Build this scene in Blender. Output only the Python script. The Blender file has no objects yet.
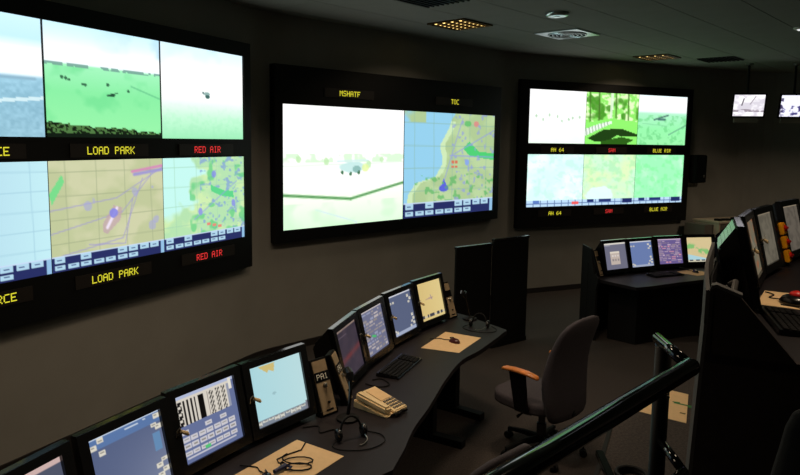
import bpy, bmesh, math, random
import numpy as np
from mathutils import Vector, Matrix
random.seed(7); RNG = np.random.RandomState(11)
SC = bpy.context.scene; COL = SC.collection
sin, cos, rad, PI = math.sin, math.cos, math.radians, math.pi

# ------------------------------------------------------------------ camera
EYE = 2.25
cam = bpy.data.cameras.new('camera'); camo = bpy.data.objects.new('camera', cam); COL.objects.link(camo)
FPX = 663.99; PITCH = rad(6.402); ROLL = rad(0.854)
cam.sensor_fit = 'HORIZONTAL'; cam.sensor_width = 36.0; cam.lens = FPX / 800 * 36
cam.shift_y = -22.99 / 800
cam.clip_start = .02; cam.clip_end = 100
camo.matrix_world = Matrix.Translation((0, 0, EYE)) @ Matrix.Rotation(PI / 2 - PITCH, 4, 'X') @ Matrix.Rotation(ROLL, 4, 'Z')
SC.camera = camo
# ------------------------------------------------------------------ world, exposure
w = bpy.data.worlds.new('world'); SC.world = w; w.use_nodes = True
w.node_tree.nodes['Background'].inputs[0].default_value = (.5, .45, .4, 1)
w.node_tree.nodes['Background'].inputs[1].default_value = .004
SC.view_settings.view_transform = 'Standard'; SC.view_settings.look = 'None'
SC.view_settings.exposure = 0; SC.view_settings.gamma = 1; SC.view_settings.use_curve_mapping = False
SCREEN_GAIN = 1.15      # big projected screens
MONITOR_GAIN = .85
LAMP_W = 19.0           # each warm ceiling luminaire
CEIL = 3.49

# ------------------------------------------------------------------ helpers
def lin(c):
    c = np.asarray(c, float)
    return np.where(c <= .04045, c / 12.92, ((c + .055) / 1.055) ** 2.4)
MATS = {}
def mat(name, col, rough=.6, metal=0, vary=0, scale=20, bump=0, bscale=200, emit=None, spec=.5, detail=4):
    if name in MATS: return MATS[name]
    m = bpy.data.materials.new(name); m.use_nodes = True; nt = m.node_tree; b = nt.nodes['Principled BSDF']
    c = tuple(float(v) for v in lin(col)) + (1,)
    b.inputs['Base Color'].default_value = c; b.inputs['Roughness'].default_value = rough
    b.inputs['Metallic'].default_value = metal; b.inputs['Specular IOR Level'].default_value = spec
    tc = nt.nodes.new('ShaderNodeTexCoord')
    if vary:
        n = nt.nodes.new('ShaderNodeTexNoise'); n.inputs['Scale'].default_value = scale; n.inputs['Detail'].default_value = detail
        nt.links.new(tc.outputs['Object'], n.inputs['Vector'])
        r = nt.nodes.new('ShaderNodeValToRGB')
        r.color_ramp.elements[0].position = .3; r.color_ramp.elements[1].position = .7
        r.color_ramp.elements[0].color = tuple(v * (1 - vary) for v in c[:3]) + (1,)
        r.color_ramp.elements[1].color = tuple(min(1, v * (1 + vary)) for v in c[:3]) + (1,)
        nt.links.new(n.outputs['Fac'], r.inputs[0]); nt.links.new(r.outputs[0], b.inputs['Base Color'])
    if bump:
        n2 = nt.nodes.new('ShaderNodeTexNoise'); n2.inputs['Scale'].default_value = bscale; n2.inputs['Detail'].default_value = 3
        nt.links.new(tc.outputs['Object'], n2.inputs['Vector'])
        bp = nt.nodes.new('ShaderNodeBump'); bp.inputs['Strength'].default_value = bump; bp.inputs['Distance'].default_value = .005
        nt.links.new(n2.outputs['Fac'], bp.inputs['Height']); nt.links.new(bp.outputs[0], b.inputs['Normal'])
    if emit:
        e = tuple(float(v) for v in lin(emit[0])) + (1,)
        b.inputs['Emission Color'].default_value = e; b.inputs['Emission Strength'].default_value = emit[1]
    MATS[name] = m; return m
def screen_mat(name, gain):
    if name in MATS: return MATS[name]
    m = bpy.data.materials.new(name); m.use_nodes = True; nt = m.node_tree; b = nt.nodes['Principled BSDF']
    a = nt.nodes.new('ShaderNodeAttribute'); a.attribute_name = 'picture'
    b.inputs['Base Color'].default_value = (.01, .01, .012, 1); b.inputs['Roughness'].default_value = .45; b.inputs['Specular IOR Level'].default_value = .2
    nt.links.new(a.outputs['Color'], b.inputs['Emission Color']); b.inputs['Emission Strength'].default_value = gain
    MATS[name] = m; return m

BLACK = mat('black_plastic', (.045, .045, .05), .24, vary=.2, scale=8, spec=.7)
CAPM = mat('gloss_black_cap', (.05, .05, .05), .10, spec=.8)
BLACKM = mat('matt_black', (.04, .04, .042), .65, vary=.2, scale=6, spec=.2)
GLOSSK = mat('black_gloss_metal', (.035, .035, .035), .09, 0, spec=.4)
POSTM = mat('satin_black_post', (.03, .03, .03), .5, spec=.25)
FRAMEM = mat('display_frame_black', (.03, .03, .034), .5, spec=.3)
DESKM = mat('desk_laminate', (.105, .088, .10), .5, vary=.12, scale=30, bump=.05, bscale=400, spec=.22)
DESKD = mat('desk_panel_dark', (.06, .056, .058), .7, vary=.15, scale=10, spec=.2)
CONG = mat('console_grey', (.285, .282, .278), .55, vary=.08, scale=12)
WALLM = mat('wall_paint', (.55, .54, .51), .85, vary=.05, scale=3, bump=.08, bscale=300)
CEILM = mat('ceiling_panel', (.51, .50, .47), .85, vary=.04, scale=5, bump=.1, bscale=150)
CEILG = mat('ceiling_void', (.10, .10, .10), .9)
CARPET = mat('carpet', (.225, .195, .178), .95, vary=.5, scale=80, bump=.8, bscale=500, detail=6)
BASEM = mat('baseboard_dark', (.12, .10, .09), .6)
FABRIC = mat('chair_fabric', (.235, .215, .235), .95, vary=.25, scale=150, bump=.4, bscale=700)
FABRICK = mat('chair_fabric_black', (.05, .05, .05), .95, vary=.25, scale=150, bump=.4, bscale=700)
WOOD = mat('armrest_wood', (.80, .47, .20), .35, vary=.25, scale=14)
BEIGE = mat('beige_plastic', (.87, .77, .58), .5, vary=.05, scale=20)
PANELM = mat('panel_tan_grey', (.64, .56, .44), .5, metal=.2, vary=.1, scale=30)
BUFF = mat('buff_card', (.86, .73, .54), .8, vary=.04, scale=30)
STEEL = mat('steel', (.62, .62, .60), .3, 1)
REDP = mat('red_plastic', (.75, .08, .06), .35)
REDD = mat('dark_red_plastic', (.25, .06, .06), .3)
YELP = mat('yellow_plastic', (.95, .66, .08), .4)
NAVY = mat('navy_plastic', (.10, .12, .28), .4)
GREYK = mat('grey_key', (.35, .33, .30), .5)
GOLD = mat('gold_louvre', (.34, .25, .12), .4, .6)
SILV = mat('silver_vent', (.80, .86, .86), .28, 1)
CABM = mat('cabinet_cream', (.72, .66, .58), .6, vary=.04, scale=6)
CABD = mat('cabinet_grey', (.38, .36, .33), .6)
WHITEP = mat('white_print', (.85, .85, .8), .6)
GREENI = mat('green_ink', (.18, .45, .22), .8)
LEDY = mat('led_yellow', (.3, .3, .02), .5, emit=((.93, .90, .22), 1.0))
LEDR = mat('led_red', (.3, .02, .02), .5, emit=((.95, .22, .22), 1.0))
SIGNB = mat('sign_window', (.125, .10, .085), .5)
LAMPM = mat('lamp_tube', (1, .9, .7), .5, emit=((1, .85, .50), 2.2))
BIG = screen_mat('projected_picture', SCREEN_GAIN); MON = screen_mat('monitor_picture', MONITOR_GAIN)

def curve3(pts, n=5):
    P = [Vector(p) for p in pts]; out = []
    for i in range(len(P) - 1):
        a, b, c, d = P[max(i - 1, 0)], P[i], P[i + 1], P[min(i + 2, len(P) - 1)]
        for k in range(n):
            q = k / n; out.append(.5 * ((2 * b) + (c - a) * q + (2 * a - 5 * b + 4 * c - d) * q * q + (3 * b - a - 3 * c + d) * q ** 3))
    return out + [P[-1]]
class MB:
    def __init__(s): s.v = []; s.f = []
    def add(s, V, F):
        n = len(s.v); s.v += [tuple(p) for p in V]; s.f += [tuple(i + n for i in q) for q in F]; return s
    def hexa(s, a):      # 8 points: bottom 4 ccw, top 4 ccw
        return s.add(a, [(3, 2, 1, 0), (4, 5, 6, 7), (0, 1, 5, 4), (1, 2, 6, 5), (2, 3, 7, 6), (3, 0, 4, 7)])
    def box(s, x0, x1, y0, y1, z0, z1, M=None):
        a = [(x0, y0, z0), (x1, y0, z0), (x1, y1, z0), (x0, y1, z0), (x0, y0, z1), (x1, y0, z1), (x1, y1, z1), (x0, y1, z1)]
        if M is not None: a = [M @ Vector(p) for p in a]
        return s.hexa(a)
    def prism(s, pts, z0, z1):   # polygon ccw
        n = len(pts)
        V = [(p[0], p[1], z0) for p in pts] + [(p[0], p[1], z1) for p in pts]
        return s.add(V, [tuple(range(n - 1, -1, -1)), tuple(range(n, 2 * n))] + [(i, (i + 1) % n, n + (i + 1) % n, n + i) for i in range(n)])
    def tube(s, pts, r, n=8, closed=False):
        P = [Vector(p) for p in pts]; k = len(P); R = r if isinstance(r, (list, tuple)) else [r] * k
        V = []; prev = None
        for i in range(k):
            t = ((P[(i + 1) % k] - P[i - 1]) if closed else (P[min(i + 1, k - 1)] - P[max(i - 1, 0)])).normalized()
            if prev is None:
                a = Vector((0, 0, 1)) if abs(t.z) < .9 else Vector((1, 0, 0)); e = t.cross(a).normalized()
            else: e = (prev - t * prev.dot(t)).normalized()
            prev = e; b = t.cross(e)
            V += [P[i] + (e * cos(2 * PI * j / n) + b * sin(2 * PI * j / n)) * R[i] for j in range(n)]
        F = []
        for i in range(k if closed else k - 1):
            o, q = i * n, ((i + 1) % k) * n
            F += [(o + j, o + (j + 1) % n, q + (j + 1) % n, q + j) for j in range(n)]
        if not closed: F += [tuple(range(n - 1, -1, -1)), tuple(range((k - 1) * n, k * n))]
        return s.add(V, F)
    def lathe(s, prof, c=(0, 0, 0), n=16, M=None):   # prof [(r,z)...] from bottom to top
        V = []
        for r, z in prof:
            for j in range(n):
                p = Vector((r * cos(2 * PI * j / n), r * sin(2 * PI * j / n), z))
                if M is not None: p = M @ p
                V.append(p + Vector(c))
        k = len(prof); F = [(i * n + j, i * n + (j + 1) % n, (i + 1) * n + (j + 1) % n, (i + 1) * n + j) for i in range(k - 1) for j in range(n)]
        F += [tuple(range(n - 1, -1, -1)), tuple(range((k - 1) * n, k * n))]
        return s.add(V, F)
    def build(s, name, m, parent=None, bevel=0, smooth=False, M=None):
        V = s.v if M is None else [tuple(M @ Vector(p)) for p in s.v]
        me = bpy.data.meshes.new(name); me.from_pydata(V, [], s.f); me.materials.append(m); me.update()
        bm = bmesh.new(); bm.from_mesh(me); bmesh.ops.recalc_face_normals(bm, faces=bm.faces[:])
        if bevel: bmesh.ops.bevel(bm, geom=bm.edges[:], offset=bevel, segments=2, affect='EDGES', clamp_overlap=True)
        bm.to_mesh(me); bm.free()
        if smooth: me.polygons.foreach_set('use_smooth', [True] * len(me.polygons))
        o = bpy.data.objects.new(name, me); COL.objects.link(o); o.parent = parent
        return o
def tag(o, label=None, cat=None, group=None, kind=None):
    if label: o['label'] = label
    if cat: o['category'] = cat
    if group: o['group'] = group
    if kind: o['kind'] = kind
    return o
def thing(name, loc, rz, label, cat, group=None):
    o = bpy.data.objects.new(name, None); COL.objects.link(o); o.empty_display_size = .1
    o.location = loc; o.rotation_euler = (0, 0, rz); return tag(o, label, cat, group)
def AZ(a): return PI / 2 - rad(a)      # local +x runs along compass azimuth a, local +y = away from the viewer side
def udir(a): return Vector((sin(rad(a)), cos(rad(a)), 0))
def ndir(a): return Vector((-cos(rad(a)), sin(rad(a)), 0))

# ------------------------------------------------------------------ pictures for screens (sRGB arrays -> per-vertex colours of a grid mesh)
def img(h, w, c): a = np.empty((h, w, 3)); a[:] = c; return a
def noise(h, w, n, oct=3):
    out = np.zeros((h, w)); amp = 1; tot = 0
    for o in range(oct):
        k = n * 2 ** o; g = RNG.rand(k + 2, k + 2)
        yy = np.linspace(0, k, h, endpoint=False); xx = np.linspace(0, k, w, endpoint=False)
        yi = yy.astype(int); xi = xx.astype(int); fy = (yy - yi)[:, None]; fx = (xx - xi)[None]
        fy = fy * fy * (3 - 2 * fy); fx = fx * fx * (3 - 2 * fx)
        a = g[yi][:, xi] * (1 - fy) * (1 - fx) + g[yi + 1][:, xi] * fy * (1 - fx) + g[yi][:, xi + 1] * (1 - fy) * fx + g[yi + 1][:, xi + 1] * fy * fx
        out += amp * a; tot += amp; amp *= .5
    return out / tot
def mix(a, c, m): 
    m = np.clip(m, 0, 1)[..., None]; a[:] = a * (1 - m) + np.asarray(c, float) * m
def XY(a):
    h, w = a.shape[:2]; return np.meshgrid((np.arange(w) + .5) / w, (np.arange(h) + .5) / h)
def vgrad(a, stops):
    _, y = XY(a)
    for k in range(3): a[..., k] = np.interp(y, [s[0] for s in stops], [s[1][k] for s in stops])
def rect(a, x0, y0, x1, y1, c, al=1):
    h, w = a.shape[:2]; i0, i1 = int(round(y0 * h)), max(int(round(y0 * h)) + 1, int(round(y1 * h))); j0, j1 = int(round(x0 * w)), max(int(round(x0 * w)) + 1, int(round(x1 * w)))
    a[i0:i1, j0:j1] = a[i0:i1, j0:j1] * (1 - al) + np.asarray(c, float) * al
def line(a, x0, y0, x1, y1, c, t=.01, al=1):
    h, w = a.shape[:2]; X, Y = XY(a); Yw = Y * h / w; y0w, y1w = y0 * h / w, y1 * h / w
    dx, dy = x1 - x0, y1w - y0w; L = dx * dx + dy * dy + 1e-9
    s = np.clip(((X - x0) * dx + (Yw - y0w) * dy) / L, 0, 1)
    d = np.hypot(X - x0 - s * dx, Yw - y0w - s * dy)
    mix(a, c, al * np.clip(1.5 - d / t, 0, 1))
def blob(a, x, y, rx, ry, c, al=1, rough=.0):
    X, Y = XY(a); d = np.hypot((X - x) / rx, (Y - y) / ry)
    if rough: d = d + rough * (noise(a.shape[0], a.shape[1], 10, 2) - .5) * 2
    mix(a, c, al * np.clip((1.1 - d) * 6, 0, 1))
def poly(a, pts, c, al=1, soft=0):
    X, Y = XY(a); ins = np.zeros(X.shape, bool); n = len(pts); j = n - 1
    for i in range(n):
        xi, yi = pts[i]; xj, yj = pts[j]
        ins ^= ((yi > Y) != (yj > Y)) & (X < (xj - xi) * (Y - yi) / (yj - yi + 1e-12) + xi); j = i
    mix(a, c, ins * al)
def gridl(a, nx, ny, c, al=.4, ox=.0, oy=.0):
    for i in range(nx): 
        x = (i + .5) / nx + ox; line(a, x, 0, x + .015, .86, c, .004, al)
    for i in range(ny):
        y = (i + .5) / ny * .86 + oy; line(a, 0, y, 1, y + .01, c, .004, al)
def toolbar(a, y0=.86, c=(.14, .17, .37)):
    rect(a, 0, y0, 1, 1, c); rect(a, .97, y0, 1, 1, (.55, .72, .85)); rect(a, 0, y0, 1, y0 + .012, (.75, .82, .92))
    h = (1 - y0)
    for r, slots in ((0, (0, 2, 5, 6, 7, 8)), (1, (0, 1, 2, 3, 4, 5, 6))):
        for s_ in slots:
            x = .02 + s_ * .105; yy = y0 + h * (.14 + .46 * r)
            rect(a, x, yy, x + .085, yy + h * .33, (.66, .80, .88)); rect(a, x + .02, yy + h * .12, x + .06, yy + h * .2, (.25, .32, .5))
def veg(a, m, c1, c2, n=30):
    nz = noise(a.shape[0], a.shape[1], n, 2)[..., None]
    a[:] = np.where(m[..., None], np.asarray(c1) * (1 - (nz > .5)) + np.asarray(c2) * (nz > .5), a)
HB, WB = 96, 128
def heli(a, x, y, s, c):
    blob(a, x, y, s, s * .8, c); line(a, x - 2.2 * s, y + .5 * s, x + 2.2 * s, y - 1.2 * s, c, .004, .8); line(a, x, y, x - 2.0 * s, y + .3 * s, c, .006)
def p_task_force_view():
    a = img(HB, WB, (1, 1, 1)); vgrad(a, [(0, (.80, .94, 1)), (.18, (.76, .92, .97)), (.28, (1, 1, 1)), (.48, (.97, .99, 1)), (.51, (.60, .78, .86)), (.7, (.55, .73, .81)), (1, (.58, .75, .82))])
    _, Y = XY(a); n = noise(HB, WB, 40, 2); a += ((n - .5) * .12 * (Y > .53))[..., None]
    poly(a, [(0, .78), (.5, .72), (1, .66), (1, .69), (.5, .75), (0, .80)], (.86, .94, .95), .8); blob(a, .66, .63, .02, .03, (.45, .52, .58), .8)
    line(a, .1, .525, .95, .515, (.5, .62, .7), .008, .6); return a
def p_load_park_view():
    a = img(HB, WB, (1, 1, 1)); vgrad(a, [(0, (.80, .95, 1)), (.10, (.86, .95, 1)), (.22, (.98, 1, 1)), (.345, (.95, .99, 1)), (.36, (.62, .93, .72)), (.6, (.52, .90, .62)), (1, (.58, .92, .64))])
    X, Y = XY(a); n = noise(HB, WB, 6, 3)
    mix(a, (.66, .83, .93), (Y < .30) * np.clip((n - .45) * 2, 0, .6) * np.clip(X * 1.6 - .5, 0, 1) * np.clip((.3 - Y) * 8, 0, 1))
    mix(a, (.42, .84, .55), (Y > .375) * np.clip((n - .5) * 2.5, 0, .6))
    nz = noise(HB, WB, 40, 1); mix(a, (.42, .58, .55), ((Y > .345) & (Y < .370)) * (nz > .45) * .8)
    for x, y, s_ in ((.13, .47, .020), (.16, .48, .016), (.185, .49, .012), (.295, .52, .018), (.315, .525, .012), (.505, .505, .012), (.69, .55, .014)): blob(a, x, y, s_, s_ * 1.1, (.18, .36, .26), .9, .5)
    heli(a, .545, .60, .022, (.14, .30, .22))
    line(a, .72, .50, 1, .60, (.38, .72, .52), .006, .7)
    top = .865 + .09 * X + .05 * (noise(HB, WB, 22, 2) - .5); m = Y > top
    veg(a, m, (.07, .12, .06), (.30, .46, .25), 60); mix(a, (.05, .10, .06), (Y > .965) * 1.0); return a
def p_red_air_view():
    a = img(HB, WB, (1, 1, 1)); vgrad(a, [(0, (.86, .96, 1)), (.14, (.93, .98, 1)), (.25, (1, 1, 1)), (.55, (.98, 1, .99)), (.75, (.78, .96, .84)), (1, (.60, .90, .70))])
    X, Y = XY(a); n = noise(HB, WB, 30, 2); mix(a, (.60, .88, .70), (Y > .6) * np.clip((n - .5) * 1.6, 0, .3) * np.clip((Y - .6) * 4, 0, 1)); mix(a, (.72, .88, .97), (Y < .25) * np.clip(noise(HB, WB, 5, 2) - .5, 0, .5))
    blob(a, .52, .50, .045, .025, (.45, .60, .58), .8, .4); blob(a, .535, .53, .03, .02, (.25, .40, .38)); blob(a, .48, .49, .012, .015, (.4, .5, .5)); return a
def p_sea_map():
    a = img(HB, WB, (.64, .77, .86)); X, Y = XY(a); mix(a, (.74, .90, .92), X * .9); gridl(a, 4, 5, (.62, .78, .84), .7); toolbar(a); return a
def p_load_park_map():
    a = img(HB, WB, (.72, .75, .58)); n = noise(HB, WB, 5, 3); mix(a, (.80, .80, .66), np.clip((n - .45) * 3, 0, .7)); gridl(a, 4, 4, (.60, .64, .50), .6)
    poly(a, [(0, .30), (.10, .13), (.12, .20), (.02, .40)], (.45, .82, .52))
    P = (.58, .55, .80)
    for l in ((0, .45, .55, .38), (.55, .38, 1, .10), (0, .66, .6, .52), (.6, .52, .9, .15), (0, .88, .6, .78), (.6, .78, .8, .2), (.3, .80, .62, .84), (.62, .84, .7, .4)): line(a, *l, P, .0045, .6)
    line(a, .7, .13, 1, .08, (.80, .50, .70), .01, .9); line(a, .72, .16, 1, .12, P, .012, .9)
    for x, y in ((.35, .40), (.93, .65), (.9, .3), (.72, .33), (.3, .44), (.88, .7)): blob(a, x, y, .03, .04, (.62, .62, .84), .55, .9)
    poly(a, [(.42, .62), (.52, .45), (.60, .48), (.58, .60), (.46, .72), (.42, .70)], (.72, .58, .66), .6); line(a, .46, .66, .55, .48, (.90, .85, .92), .012); blob(a, .53, .52, .04, .04, (.50, .50, .85), .9, .6)
    toolbar(a); return a
def p_red_air_map(sea=(.74, .93, .90), land=(.68, .85, .66)):
    a = img(HB, WB, land); X, Y = XY(a); n = noise(HB, WB, 6, 3); mix(a, (.80, .90, .66), np.clip((n - .45) * 4, 0, .8))
    mix(a, sea, np.clip((.36 - .35 * (Y - .3) + .5 * (n - .5) - X) * 14, 0, 1) * np.clip((.66 + .3 * (n - .5) - Y) * 10, 0, 1)); gridl(a, 4, 4, (.60, .78, .66), .5)
    n2 = noise(HB, WB, 26, 2); mix(a, (.50, .62, .80), (X > .42) * np.clip((n2 - .62) * 8, 0, .8)); mix(a, (.40, .78, .50), np.clip((noise(HB, WB, 9, 2) - .64) * 9, 0, .8) * (X > .3))
    poly(a, [(.55, .32), (.72, .40), (.85, .42), (.86, .50), (.68, .46), (.56, .40)], (.35, .80, .52)); 
    for x, y in ((.42, .62), (.85, .55), (.6, .2)): blob(a, x, y, .03, .05, (.50, .52, .88), .8, .5)
    for x in (.5, .57, .64): rect(a, x, .76 + (x - .5) * .3, x + .05, .79 + (x - .5) * .3, (.86, .52, .46))
    line(a, .35, .7, .9, .3, (.55, .6, .85), .005, .7); toolbar(a); return a
def p_helicopter_view():
    a = img(HB, WB, (1, 1, 1)); X, Y = XY(a); vgrad(a, [(0, (1, 1, 1)), (.45, (1, 1, .99)), (.62, (1, 1, .98)), (.78, (.95, 1, .92)), (1, (.85, .98, .84))])
    n = noise(HB, WB, 22, 2); mix(a, (.80, .93, .78), ((Y > .40) & (Y < .47)) * np.clip((n - .42) * 5, 0, .8)); line(a, 0, .495, 1, .475, (.86, .94, .86), .005, .8)
    for x, y in ((.33, .46), (.80, .45), (.12, .44), (.68, .49)): blob(a, x, y, .02, .03, (.72, .88, .66), .8, .4)
    blob(a, .55, .51, .10, .055, (.74, .88, .87), .9, .35); blob(a, .58, .53, .035, .03, (.55, .72, .70)); 
    for x, y in ((.46, .555), (.53, .57), (.60, .56)): blob(a, x, y, .012, .018, (.25, .45, .32))
    blob(a, .655, .52, .03, .035, (.86, .93, .60), .8); line(a, .42, .46, .68, .455, (.80, .90, .90), .005)
    line(a, 0, .725, .53, .785, (.36, .60, .36), .009); line(a, .53, .785, 1, .665, (.36, .60, .36), .009)
    line(a, .25, .86, .58, .99, (.80, .85, .92), .006, .7); mix(a, (.78, .95, .78), (Y > .8) * np.clip((noise(HB, WB, 8, 2) - .5) * 3, 0, .6)); return a
def p_theatre_map():
    a = img(HB, WB, (.66, .76, .56)); X, Y = XY(a); n = noise(HB, WB, 6, 3); mix(a, (.72, .82, .62), np.clip((n - .45) * 4, 0, .7))
    coast = np.interp(Y[:, 0], [0, .3, .5, .62, .68, .78, 1], [.54, .38, .40, .33, .12, .05, .04])[:, None] + .05 * (n - .5)
    mix(a, (.56, .78, .89), (X < coast) * 1.0); mix(a, (.80, .90, .72), ((X > coast - .0) & (X < coast + .05)) * .8 * (Y > .08))
    mix(a, (.66, .76, .56), ((X < .22) & (Y < .1)) * np.clip((n - .35) * 5, 0, 1)); gridl(a, 5, 4, (.52, .68, .62), .5)
    poly(a, [(.63, .35), (.70, .28), (.82, .38), (1, .40), (1, .47), (.85, .45), (.70, .42)], (.25, .78, .42), .9)
    for l in ((.42, .68, .50, .42), (.50, .42, 1, .16), (.48, .42, 1, .44), (.5, .42, .62, .05)): line(a, *l, (.55, .58, .85), .005, .7)
    blob(a, .42, .74, .05, .035, (.32, .36, .80)); poly(a, [(.38, .76), (.42, .64), (.47, .76)], (.35, .38, .82))
    for x, y in ((.50, .47), (.50, .52), (.54, .47), (.54, .52)): rect(a, x, y, x + .03, y + .025, (.80, .45, .35))
    blob(a, .68, .49, .025, .03, (.5, .62, .9), .9); blob(a, .78, .10, .03, .03, (.85, .5, .5), .8); blob(a, .68, .10, .04, .03, (.35, .72, .4), .8)
    n2 = noise(HB, WB, 22, 2); mix(a, (.35, .68, .38), np.clip((n2 - .66) * 9, 0, .7) * (Y > .6) * (X > .1)); mix(a, (.55, .60, .82), np.clip((noise(HB, WB, 26, 2) - .68) * 9, 0, .7) * (X > .5)); toolbar(a); return a
HS, WS = 54, 72
def p_attack_view():
    a = img(HS, WS, (1, 1, 1)); X, Y = XY(a); vgrad(a, [(0, (1, 1, 1)), (.6, (1, 1, 1)), (1, (.93, .99, .94))])
    for x, y in ((.13, .50), (.25, .56), (.36, .48), (.50, .50), (.58, .58), (.70, .55), (.77, .52), (.9, .5)): blob(a, x, y, .02, .03, (.70, .82, .70), .9)
    mix(a, (.9, .96, .92), (Y > .55) * np.clip(noise(HS, WS, 12, 2) - .4, 0, .5)); return a
def p_wood_view():
    a = img(HS, WS, (.55, .9, .4)); X, Y = XY(a); n = noise(HS, WS, 16, 3); n2 = noise(HS, WS, 7, 2)
    mix(a, (.88, 1, .75), np.clip((n - .47) * 9, 0, 1)); mix(a, (.22, .52, .10), np.clip((.46 - n2) * 7, 0, .8) * (Y < .6))
    for x in (.07, .24, .47, .56, .80): line(a, x, .0, x + .02, .62, (.25, .42, .14), .014, .8)
    poly(a, [(.46, 0), (.52, 0), (.50, .5), (.46, .55)], (.95, 1, .93), .8); poly(a, [(0, .60), (.5, .50), (1, .56), (1, 1), (0, 1)], (.55, .93, .42))
    poly(a, [(0, .72), (.25, .62), (.5, .55), (.5, .60), (.3, .70), (0, .86)], (.90, .95, .90)); 
    for k in range(8): line(a, .04 + k * .055, .84 - k * .03, .02 + k * .055, .72 - k * .022, (.45, .55, .45), .006)
    poly(a, [(.05, .90), (.35, .72), (.7, .70), (1, .80), (1, .86), (.6, .84), (.45, .95), (.2, .97)], (.10, .24, .06)); poly(a, [(.3, .96), (.7, .86), (.95, .92), (.8, 1), (.3, 1)], (.16, .36, .08)); return a
def p_blue_air_view():
    a = img(HS, WS, (1, 1, 1)); vgrad(a, [(0, (.93, .99, 1)), (.15, (1, 1, 1)), (.33, (.95, 1, .98)), (.38, (.68, .93, .78)), (.7, (.58, .94, .66)), (1, (.60, .93, .66))])
    X, Y = XY(a); mix(a, (.42, .80, .50), (Y > .4) * np.clip((noise(HS, WS, 14, 2) - .52) * 4, 0, .6)); line(a, .33, .50, .62, .40, (.30, .45, .42), .012); line(a, .42, .49, .56, .49, (.25, .40, .40), .014); line(a, .65, .80, 1, .60, (.38, .62, .50), .01, .8); line(a, .1, .58, .6, .62, (.5, .8, .6), .008, .6); return a
def minibar(a, c=(.45, .58, .78), dark=True):
    rect(a, 0, .89, 1, 1, (.72, .84, .94))
    for k in range(8): rect(a, .125 * k, .89, .125 * k + .015, 1, (.30, .40, .60))
    rect(a, 0, .94, 1, .955, (.35, .45, .65))
    if dark:
        rect(a, .10, .89, .22, .94, (.12, .18, .42)); rect(a, .32, .89, .55, .94, (.14, .20, .44)); rect(a, .78, .89, .97, .99, (.12, .16, .38))
def p_pale_map(c1, c2, c3, red=False):
    a = img(HS, WS, c1); n = noise(HS, WS, 5, 3); mix(a, c2, np.clip((n - .4) * 3, 0, 1)); mix(a, c3, np.clip((noise(HS, WS, 14, 3) - .5) * 3, 0, .5))
    minibar(a, dark=not red)
    if red: rect(a, .82, .93, .95, .99, (.92, .35, .35)); rect(a, .12, .89, .24, .94, (.35, .48, .75))
    return a
def p_wood_map():
    a = p_pale_map((.80, .97, .82), (.86, .97, .74), (.62, .88, .66)); blob(a, .32, .84, .26, .18, (.88, .98, .99), .9, .3); minibar(a); return a
HM, WM = 60, 72
def btn(a, x, y, w_=.085, h_=.06, c=(.92, .90, .84)): rect(a, x, y, x + w_, y + h_, c); rect(a, x + w_ * .2, y + h_ * .35, x + w_ * .8, y + h_ * .6, (.6, .58, .55))
def q_title():
    a = img(HM, WM, (.34, .36, .44)); rect(a, 0, 0, 1, .09, (.86, .74, .72)); line(a, .62, .30, .70, .22, (.85, .85, .85), .015); line(a, .76, .24, .8, .2, (.85, .85, .85), .012); return a
def q_bluegrey(b=((.02, .10), (.12, .04), (.12, .20), (.86, .16), (.94, .05), (.94, .20), (.84, .72), (.92, .66), (.93, .80), (.84, .85))):
    a = img(HM, WM, (.36, .41, .55)); X, Y = XY(a); mix(a, (.55, .58, .68), X * Y * .9); rect(a, 0, 0, 1, .03, (.82, .88, .96)); rect(a, 0, .03, 1, .17, (.38, .50, .70)); rect(a, .5, .06, .7, .08, (.85, .9, .95)); rect(a, .76, .05, .8, .07, (.85, .9, .95))
    for x, y in b: btn(a, min(x, .91), y)
    rect(a, .86, .30, .97, .55, (.42, .58, .75)); return a
def q_strips():
    a = img(80, 96, (.42, .47, .64)); rect(a, 0, 0, 1, .06, (.74, .78, .90)); rect(a, 0, .06, .92, .46, (.90, .87, .82)); rect(a, .92, .02, .97, .2, (.95, .93, .88))
    X, Y = XY(a); m = (Y > .10) & (Y < .46)
    mix(a, (.07, .06, .07), (m & (X > .03) & (X < .10) & (((Y * 30).astype(int) + (X * 24).astype(int)) % 3 > 0)) * 1.0)
    for x0, x1 in ((.13, .16), (.19, .215), (.25, .28), (.31, .33)): mix(a, (.10, .09, .10), (m & (X > x0) & (X < x1)) * 1.0)
    mix(a, (.03, .03, .03), (m & (X > .37) & (X < .47)) * 1.0); mix(a, (.55, .5, .48), (m & (X > .53) & (X < .545)) * 1.0)
    for x0, x1 in ((.56, .64), (.68, .75), (.78, .84)): mix(a, (.06, .06, .07), (m & (X > x0) & (X < x1) & (((Y * 26 + X * 40).astype(int)) % 2 == 0)) * 1.0)
    rect(a, .88, .1, .92, .46, (.62, .64, .72))
    for r in range(4):
        for c_ in range(7):
            if r == 0 and c_ in (1, 2, 4, 6): continue
            btn(a, .03 + c_ * .13, .52 + r * .105, .115, .07, (.84, .83, .86))
    rect(a, .05, .93, .9, .955, (.8, .8, .85)); rect(a, .35, .865, .45, .91, (.35, .8, .5)); return a
def q_cyan():
    a = img(HM, WM, (.72, .90, .93)); X, Y = XY(a); mix(a, (.84, .95, .95), X * .5); poly(a, [(.18, .03), (.50, .03), (.46, .19), (.38, .13), (.33, .17)], (.86, .78, .50)); blob(a, .40, .54, .04, .02, (.6, .75, .78), .7); rect(a, 0, .90, 1, 1, (.52, .56, .62))
    for k in range(9): btn(a, .01 + k * .108, .91, .09, .035, (.88, .88, .84))
    for k in (0, 3, 4, 6, 7): btn(a, .01 + k * .108, .955, .09, .035, (.88, .88, .84))
    rect(a, .97, .86, 1, 1, (.5, .5, .55)); return a
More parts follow.
